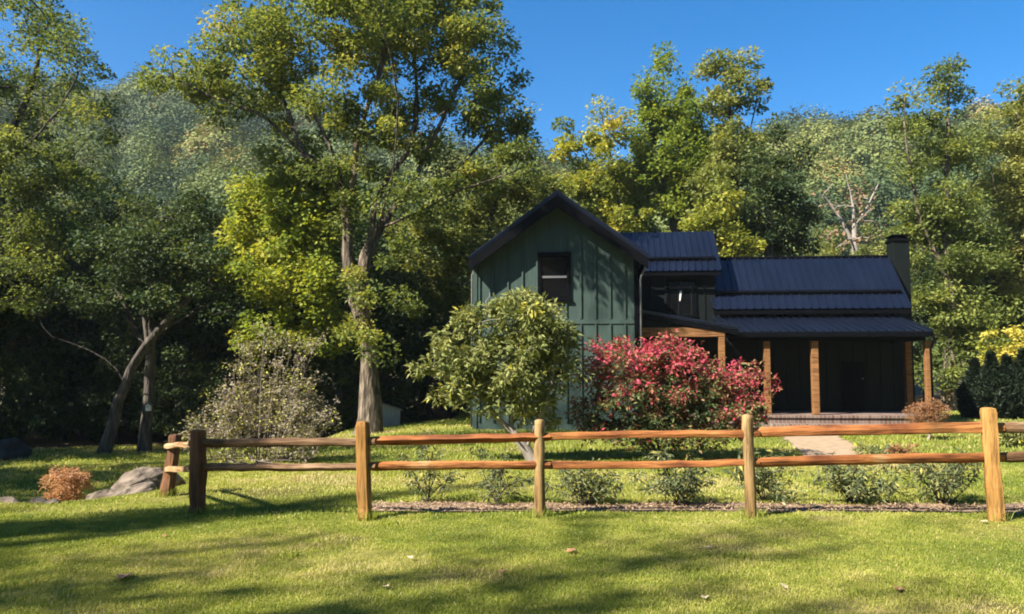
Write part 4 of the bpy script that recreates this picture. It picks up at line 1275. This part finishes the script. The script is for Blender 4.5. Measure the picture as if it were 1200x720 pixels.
# ------------------------------------------------------------------ fence
fence = thing('split_rail_fence', 'rustic two rail split wood fence along the front lawn', 'fence', (0, 9.1, 0))
FO = np.array([0, 9.1, 0])
POSTS = [(195, 590, 10.7, 510, .07, 'post_dark', 'sq', -.03), (231, 598.5, 9.35, 505, .075, 'post_dark', 'sq', .005), (427, 604, 8.99, 495, .06, 'post_amber', 'sq', .01),
         (633, 602, 9.1, 493, .058, 'post_tan', 'rd', 0), (880, 602, 9.08, 487, .062, 'post_tan', 'rd', .006), (1167, 604, 8.95, 479, .075, 'post_gold', 'sq', .01), (1500, 605, 8.9, 470, .075, 'post_tan', 'sq', 0)]
pb = []
for i, (px, py, D, ty, r_, mt, kind, lean) in enumerate(POSTS):
    b_ = pt(px, py, D); b_[2] = float(gz(b_[0], b_[1]))
    top = pt(px, ty, D)
    rng = np.random.default_rng(200 + i)
    k = 12 if kind == 'rd' else 10
    ang = np.arange(k) * 2 * math.pi / k + .2
    if kind == 'rd': shp = 1 + .05 * rng.normal(size=k)
    else: shp = np.minimum(1 / np.maximum(np.abs(np.cos(ang + .35)), np.abs(np.sin(ang + .35))), 1.25) * (1 + .05 * rng.normal(size=k))
    hts = [-.15, 0, .12, .3, .5, .7, .88, .96, 1.0, 1.0]
    H = top[2] - b_[2]
    V = []
    for j, f in enumerate(hts):
        s_ = (1 + .05 * rng.normal()) * (1.06 - .1 * f)
        if j == len(hts) - 2: s_ *= .93
        if j == len(hts) - 1: s_ *= .55
        zz = f * H + (.012 if j == len(hts) - 1 else 0)
        cxy = np.array([lean * -f * 3 + .004 * rng.normal(), .004 * rng.normal()])
        for a_, q in zip(ang, shp * (1 + .025 * rng.normal(size=k))):
            V.append((cxy[0] + math.cos(a_) * r_ * s_ * q, cxy[1] + math.sin(a_) * r_ * s_ * q, zz))
    n_ = len(hts)
    F = [(a * k + c_, a * k + (c_ + 1) % k, (a + 1) * k + (c_ + 1) % k, (a + 1) * k + c_) for a in range(n_ - 1) for c_ in range(k)] + [tuple((n_ - 1) * k + c_ for c_ in range(k))]
    me = bpy.data.meshes.new('post'); me.from_pydata(V, [], F); me.update(); me.materials.append(M[mt])
    me.polygons.foreach_set('use_smooth', np.full(len(F), kind == 'rd', bool))
    o = bpy.data.objects.new('post', me); COL.objects.link(o); o.parent = fence
    o.location = b_ - FO
    # wood grain runs along local x of the shader: turn the object so x is up
    Rm = Matrix(((0, 0, 1), (0, 1, 0), (-1, 0, 0)))
    me.transform(Matrix(((0, 0, 1, 0), (0, 1, 0, 0), (-1, 0, 0, 0), (0, 0, 0, 1))))
    o.rotation_euler = (0, rad(-90), 0)
    pb.append((b_, D, lean))


def rail(a, b_, r0, r1, mat, seed, tall=1.0):
    rng = np.random.default_rng(seed)
    a = np.array(a, float); b_ = np.array(b_, float)
    L = np.linalg.norm(b_ - a)
    n = 15; k = 8
    ang = np.arange(k) * 2 * math.pi / k
    shp = 1 + .16 * rng.normal(size=k)
    shp = np.clip(shp, .7, 1.3)
    V = []
    bow = rng.normal(size=2) * .012
    jag = rng.normal(size=(n, k)) * .06
    jag = .5 * jag + .5 * np.roll(jag, 1, axis=0)
    for j in range(n):
        f = j / (n - 1)
        r_ = r0 + (r1 - r0) * f
        if f < .05: r_ *= .72
        if f > .95: r_ *= .72
        r_ *= 1 + .025 * rng.normal()
        oy, oz = bow[0] * math.sin(math.pi * f), bow[1] * math.sin(math.pi * f) + .003 * rng.normal()
        for c_ in range(k):
            q = r_ * shp[c_] * (1 + jag[j, c_])
            V.append((f * L, oy + math.cos(ang[c_]) * q * .85, oz + math.sin(ang[c_]) * q * tall))
    F = [(j * k + c_, (j + 1) * k + c_, (j + 1) * k + (c_ + 1) % k, j * k + (c_ + 1) % k) for j in range(n - 1) for c_ in range(k)]
    F += [tuple(range(k)), tuple((n - 1) * k + c_ for c_ in range(k))[::-1]]
    me = bpy.data.meshes.new('rail'); me.from_pydata(V, [], F); me.update(); me.materials.append(M[mat])
    o = bpy.data.objects.new('rail', me); COL.objects.link(o); o.parent = fence
    o.location = a - FO
    o.rotation_mode = 'QUATERNION'
    o.rotation_quaternion = Vector(b_ - a).to_track_quat('X', 'Z')
    return o


RAILS = [((194, 10.72, 523, 550), (236, 9.35, 522, 550), 'rail_pale', .04), ((222, 9.38, 520, 549), (440, 8.98, 518, 548), 'rail_brown', .045), ((424, 9.04, 516, 546), (645, 9.1, 512, 545), 'rail_wood', .048),
         ((620, 9.13, 512, 544.5), (890, 9.08, 508, 541.5), 'rail_wood', .046), ((872, 9.12, 507, 542), (1176, 8.97, 501, 536), 'rail_wood', .054), ((1160, 8.99, 503, 536), (1510, 8.9, 490, 530), 'rail_brown', .052)]
for i, (p, q, mt, r_) in enumerate(RAILS):
    for j in (2, 3):
        rail(pt(p[0], p[j], p[1]), pt(q[0], q[j], q[1]), r_ * (.95 + .1 * (i % 2)), r_ * (1.0 - .12 * (j == 3)), mt, 300 + i * 2 + j)

# ------------------------------------------------------------------ rocks
def rock(name, label, loc, size, seed, group=None, sink=.3, lump=.35):
    rng = np.random.default_rng(seed)
    import bmesh
    bm = bmesh.new()
    bmesh.ops.create_icosphere(bm, subdivisions=5, radius=1.0)
    V = np.array([v.co[:] for v in bm.verts])
    ph = rng.random(6) * 50
    cut = rng.normal(size=(9, 3)); cut /= np.linalg.norm(cut, axis=1)[:, None]
    for c_ in cut:                                     # chip flat faces off the ball
        d = V @ c_; lim = rng.uniform(.62, .9)
        V = V - np.outer(np.maximum(0, d - lim), c_)
    nse = fbm(V[:, 0] * 2.2 + ph[0], V[:, 1] * 2.2 + V[:, 2] * 1.7 + ph[1], 4) - .5
    n2_ = fbm(V[:, 0] * 6 + ph[2], V[:, 1] * 6 + V[:, 2] * 5 + ph[3], 4) - .5
    V = V * (1 + lump * nse + .14 * n2_)[:, None]
    for v, c_ in zip(bm.verts, V): v.co = c_ * np.array(size)
    me = bpy.data.meshes.new(name); bm.to_mesh(me); bm.free()
    me.materials.append(M['rock'])
    me.polygons.foreach_set('use_smooth', np.full(len(me.polygons), True, bool))
    o = bpy.data.objects.new(name, me); COL.objects.link(o)
    o.location = (loc[0], loc[1], float(gz(loc[0], loc[1])) + size[2] * (1 - 2 * sink) * .5)
    return tag(o, label, 'rock', group)


p = pt(172, 572, 12.3); r = rock('boulder', 'largest grey boulder bulging from the bank left of the fence end', p, (.52, .5, .36), 401); r.rotation_euler = (0, rad(-14), rad(20))
p = pt(138, 584, 11.9); r = rock('boulder', 'flat sloping boulder at the left foot of the largest boulder', p, (.55, .42, .22), 402); r.rotation_euler = (0, rad(-16), 0)
grp = 'stones along the edge of the bank'
for i, (px, py, D, s_, lab) in enumerate([(8, 588, 10.9, .2, 'brown stone at the left edge of the picture'), (45, 592, 10.4, .13, 'palest small stone of the bank edging'), (62, 594, 10.3, .10, 'small stone between the pale stone and the boulders'),
                                          ]):
    p = pt(px, py, D)
    rock('stone', lab, p, (s_, s_ * .8, s_ * .6), 410 + i, grp)
p = pt(4, 530, 24); r = rock('dark_rock', 'dark rounded rock in the shade at the far left of the lawn', p, (.75, .6, .5), 420)
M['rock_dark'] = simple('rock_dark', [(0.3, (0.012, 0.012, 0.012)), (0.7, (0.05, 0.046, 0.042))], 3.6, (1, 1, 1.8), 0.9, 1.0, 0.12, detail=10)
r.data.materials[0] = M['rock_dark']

# ------------------------------------------------------------------ shed and birdhouse
p = pt(456, 508, 27.5); b0 = gp(p[0], p[1])
sh = thing('small_shed', 'small blue grey shed with a sloping roof behind the oak trunk', 'shed', tuple(b0), rad(12))
mb = MB(); mb.prism([(-.34, 0), (.34, 0), (.34, .56), (-.34, .80)], -.3, .4); mb.build('wall', M['shed_grey'], sh)
mb = MB(); mb.prism([(-.42, .83), (.42, .54), (.42, .58), (-.42, .87)], -.38, .46); mb.build('roof', M['downspout'], sh)
q = pt(174, 478, 25.9)
bh = thing('birdhouse', 'pale wooden birdhouse fixed to the upright trunk', 'birdhouse', tuple(q))
mb = MB(); mb.prism([(-.07, -.1), (.07, -.1), (.07, .08), (0, .13), (-.07, .08)], -.06, .06); mb.build('box', M['white'], bh)
mb = MB()
mb.prism([(0, .165), (-.11, .085), (-.11, .065), (0, .145)], -.09, .08); mb.prism([(0, .165), (0, .145), (.11, .065), (.11, .085)], -.09, .08)
mb.build('roof', M['downspout'], bh)
mb = MB(); mb.tube([(0, -.062, .03), (0, -.055, .03)], .022, 10); mb.build('entrance_hole', M['trim_black'], bh)

# ------------------------------------------------------------------ path, mulch bed
def sheet(name, poly_fn, x0, x1, y0, y1, step, lift, rough, mat, kind):
    xs = np.arange(x0, x1 + 1e-6, step); ys = np.arange(y0, y1 + 1e-6, step)
    X, Y = np.meshgrid(xs, ys, indexing='ij')
    Z = gz(X, Y) + .012 + lift + rough * (fbm(X * 9, Y * 9, 3) - .5)
    I = np.arange(X.size).reshape(X.shape)
    F = np.stack([I[:-1, :-1], I[1:, :-1], I[1:, 1:], I[:-1, 1:]], -1).reshape(-1, 4)
    cx = X.ravel()[F].mean(1); cy = Y.ravel()[F].mean(1)
    keep = poly_fn(cx, cy)
    F = F[keep]
    used, inv = np.unique(F, return_inverse=True)
    V = np.stack([X, Y, Z], -1).reshape(-1, 3)[used]
    o = mesh_np(name, V, inv.reshape(F.shape), mat, smooth=True)
    return tag(o, kind=kind)


def in_mulch(x, y):
    w = .22 * (fbm(np.asarray(x) * 1.6, np.asarray(y) * 1.6, 3) - .5)
    return (x > -1.75) & (x < 14) & (y > 9.4 + w - .02 * (x > 3)) & (y < 10.02 + w * 1.6)


PATH = [(918, 514), (985, 513), (1026, 535), (1060, 556), (985, 560), (943, 537)]
PW = [np.array(pt(px, py, 1.0)) for px, py in PATH]
PWg = []
for px, py in PATH:
    d = ray(px, py); t_ = -CAM_H / d[2]; PWg.append((d[0] * t_, d[1] * t_))


def path_edges(y):
    l = np.interp(y, [PWg[4][1], PWg[5][1], PWg[0][1], 23.6], [PWg[4][0], PWg[5][0], PWg[0][0], PWg[0][0] + 1.0])
    r = np.interp(y, [PWg[3][1], PWg[2][1], PWg[1][1], 23.6], [PWg[3][0], PWg[2][0], PWg[1][0], PWg[1][0] + 1.6])
    return l, r


def in_path(x, y):
    l, r = path_edges(y)
    w = .18 * (fbm(np.asarray(x) * 2.1 + 3, np.asarray(y) * 2.1, 2) - .5)
    return (y > 14.3 + w) & (y < 23.2) & (x > l + w) & (x < r + w)


sheet('mulch_bed', in_mulch, -2, 14, 8.9, 10.8, .05, .003, .02, M['mulch'], 'structure')
sheet('stone_path', in_path, 3.5, 14, 12, 23.3, .1, .01, .02, M['path_stone'], 'structure')
# chips lying in the bed
rng = np.random.default_rng(77)
n = 14000
x = rng.uniform(-1.8, 13.9, n); y = rng.uniform(9.1, 10.5, n)
k_ = in_mulch(x, y) & (np.abs(x) < 14)
x, y = x[k_], y[k_]
C = np.stack([x, y, gz(x, y) + .012 + .02 * rng.random(len(x))], -1)
cv = leaf_quads(C, .05, .018, rng, 1.2, .1)
M['chip'] = leaf_mat('chip', [(0, (.12, .075, .045)), (.5, (.27, .18, .115)), (1, (.46, .34, .22))], trans=.05)
o = mesh_np('mulch_chips', cv, quad_faces(len(C)), M['chip'], attrs={'tint': np.repeat(rng.random(len(C)), 4)})
tag(o, 'pinkish brown wood chips and dry leaves in the bed behind the fence', 'mulch', kind='stuff')

# ------------------------------------------------------------------ grass
rng = np.random.default_rng(99)


def blades(n, d0, d1, hgt, wid, spread=.98):
    y = np.sqrt(rng.uniform(d0 ** 2, d1 ** 2, n))
    x = rng.uniform(-spread, spread, n) * (y + .6)
    ok = ~in_mulch(x, y) | (rng.random(n) < .03)
    ok &= ~in_path(x, y)
    ok &= litter_at(x, y) < .5
    ok &= ~((x > -1.3) & (x < 13) & (y > 22.2))
    x, y = x[ok], y[ok]
    n = len(x)
    tuft = fbm(x * 2.6, y * 2.6, 3)
    patch = fbm(x * .42 + 40, y * .42 + 12, 3)
    thinp = fbm(x * 1.1 + 80, y * 1.1 + 3, 2)
    ok = rng.random(n) < np.clip(1.35 - 1.1 * np.clip((thinp - .52) * 4, 0, 1), .25, 1)
    ok &= rng.random(n) > .75 * bare_at(x, y)
    x, y, tuft, patch = x[ok], y[ok], tuft[ok], patch[ok]
    n = len(x)
    h_ = hgt * (.6 + .8 * tuft) * (.6 + .8 * rng.random(n))
    a = rng.random(n) * 6.283
    lean = rng.normal(size=(n, 2)) * .55
    B = np.stack([x, y, gz(x, y) + .004], -1)
    W = np.stack([np.cos(a), np.sin(a), np.zeros(n)], -1) * (wid * (.7 + .6 * rng.random(n)))[:, None]
    mid = B + np.stack([lean[:, 0] * h_ * .35, lean[:, 1] * h_ * .35, h_ * .6], -1)
    tip = B + np.stack([lean[:, 0] * h_ * 1.0, lean[:, 1] * h_ * 1.0, h_ * (1 - .25 * np.minimum(1, np.abs(lean).sum(1)))], -1)
    V = np.stack([B - W * .5, B + W * .5, mid + W * .42, mid - W * .42, tip], 1).reshape(-1, 3)
    i = np.arange(n)[:, None] * 5
    Q = i + np.array([[0, 1, 2, 3]]); T = i + np.array([[3, 2, 4]])
    fine = fbm(x * 7 + 3, y * 7, 2)
    tv = .40 + 1.5 * (patch - .5) + .6 * (tuft - .5) + .5 * (fine - .5) + rng.normal(size=n) * .12 + .3 * bare_at(x, y)
    tv = np.where(rng.random(n) < .05, .95, tv)
    return V, Q, T, np.repeat(np.clip(tv, 0, 1), 5)


VS, QS, TS, AT, off = [], [], [], [], 0
for args in ((620000, 4.4, 9.4, .021, .0046), (300000, 9.0, 15.0, .036, .008), (150000, 15.0, 34.0, .07, .02)):
    V, Q, T, A = blades(*args)
    VS.append(V); QS.append(Q + off); TS.append(T + off); AT.append(A); off += len(V)
def extra(cx, cy, n, rr, hgt, wid, tint):
    a = rng.random(n) * 6.283; q = rr * np.sqrt(rng.random(n))
    x = cx + np.cos(a) * q; y = cy + np.sin(a) * q
    B = np.stack([x, y, gz(x, y) + .002], -1)
    ln = rng.normal(size=(n, 2)) * .35
    h_ = hgt * (.5 + rng.random(n))
    W = np.stack([np.cos(a * 3), np.sin(a * 3), np.zeros(n)], -1) * wid
    mid = B + np.stack([ln[:, 0] * h_ * .4, ln[:, 1] * h_ * .4, h_ * .6], -1)
    tip = B + np.stack([ln[:, 0] * h_, ln[:, 1] * h_, h_ * .95], -1)
    V = np.stack([B - W * .5, B + W * .5, mid + W * .45, mid - W * .45, tip], 1).reshape(-1, 3)
    i = np.arange(n)[:, None] * 5
    return V, i + np.array([[0, 1, 2, 3]]), i + np.array([[3, 2, 4]]), np.repeat(np.clip(tint + rng.normal(size=n) * .12, 0, 1), 5)


sp = [(b_[0], b_[1], 150, .14, .10, .006, .35) for b_, D_, l_ in pb]
for k in range(36):
    y_ = math.sqrt(rng.uniform(4.8 ** 2, 11 ** 2)); x_ = rng.uniform(-.66, .66) * y_
    if not in_mulch(np.array(x_), np.array(y_)):
        sp.append((x_, y_, 60, rng.uniform(.05, .16), rng.uniform(.03, .055), rng.uniform(.007, .013), rng.uniform(.2, .42)))
for a_ in sp:
    V, Q, T, A = extra(*a_)
    VS.append(V); QS.append(Q + off); TS.append(T + off); AT.append(A); off += len(V)
o = mesh_np('grass', np.vstack(VS), [np.vstack(QS), np.vstack(TS)], M['grass_blade'], attrs={'tint': np.concatenate(AT)})
tag(o, 'short patchy green and straw coloured lawn grass', 'grass', kind='stuff')

# ------------------------------------------------------------------ fallen leaves on the lawn
M['dead_leaf'] = simple('dead_leaf', [(.3, (.24, .12, .06)), (.7, (.40, .22, .11))], 20, (1, 1, 1), .8, .3, .004)
M['dead_pale'] = simple('dead_pale', [(.3, (.34, .27, .16)), (.7, (.46, .38, .25))], 20, (1, 1, 1), .8, .3, .004)
LEAVES = [(145, 678, .12, 0, 'large curled brown leaf on the lawn at lower left'), (826, 703, .055, 1, 'pale leaf lying on the lawn at bottom centre'), (481, 653, .05, 1, 'small pale leaf on the lawn right of the amber square post'),
          (453, 688, .05, 1, 'pale leaf on the left half of the lawn bottom'), (1053, 694, .07, 0, 'tan leaf near the bottom right of the lawn'),
          (920, 691, .05, 1, 'tiny pale leaf right of bottom centre'), (1152, 612, .06, 1, 'yellowed leaf by the foot of the rightmost post'), (668, 647, .08, 0, 'rust leaf on the lawn below the round topped post'),
          (193, 630, .05, 0, 'brown leaf on the lawn below the dark left posts'), (832, 643, .05, 1, 'light leaf on the mid lawn left of the path post'), (588, 670, .05, 0, 'small brown leaf on the shaded centre lawn')]
for i, (px, py, s_, k_, lab) in enumerate(LEAVES):
    d = ray(px, py); t_ = -CAM_H / d[2]
    x, y = d[0] * t_, d[1] * t_
    rng = np.random.default_rng(500 + i)
    n = 12
    V = [(0, 0, 0)]
    for j in range(n):
        a = j * 2 * math.pi / n
        r_ = s_ * (.55 + .25 * (j % 2) + .2 * math.cos(a))
        V.append((math.cos(a) * r_, math.sin(a) * r_ * .7, (.22 * abs(math.sin(a)) - .08) * r_ + .003 * rng.normal()))
    F = [(0, 1 + j, 1 + (j + 1) % n) for j in range(n)]
    me = bpy.data.meshes.new('fallen_leaf'); me.from_pydata(V, [], F); me.update(); me.materials.append(M['dead_pale' if k_ else 'dead_leaf'])
    o = bpy.data.objects.new('fallen_leaf', me); COL.objects.link(o)
    so_ = o.modifiers.new('thickness', 'SOLIDIFY'); so_.thickness = .003
    o.location = (x, y, float(gz(x, y)) + .034)
    o.rotation_euler = (rng.normal() * .12, rng.normal() * .12, rng.random() * 6.28)
    tag(o, lab, 'leaf', 'fallen leaves on the lawn')

# ------------------------------------------------------------------ haze
hm = bpy.data.materials.new('haze'); hm.use_nodes = True
ht = hm.node_tree; ht.nodes.clear()
pv = ht.nodes.new('ShaderNodeVolumePrincipled')
pv.inputs['Color'].default_value = (0.80, 0.90, 1.0, 1)
pv.inputs['Density'].default_value = 0.0003
pv.inputs['Anisotropy'].default_value = 0.2
out = ht.nodes.new('ShaderNodeOutputMaterial')
ht.links.new(pv.outputs[0], out.inputs['Volume'])
mb = MB(); mb.box(-720, 720, -260, 920, -4, 110)
hzo = mb.build('haze', hm)
tag(hzo, 'thin bluish autumn air over the yard and hills', 'haze', kind='stuff')
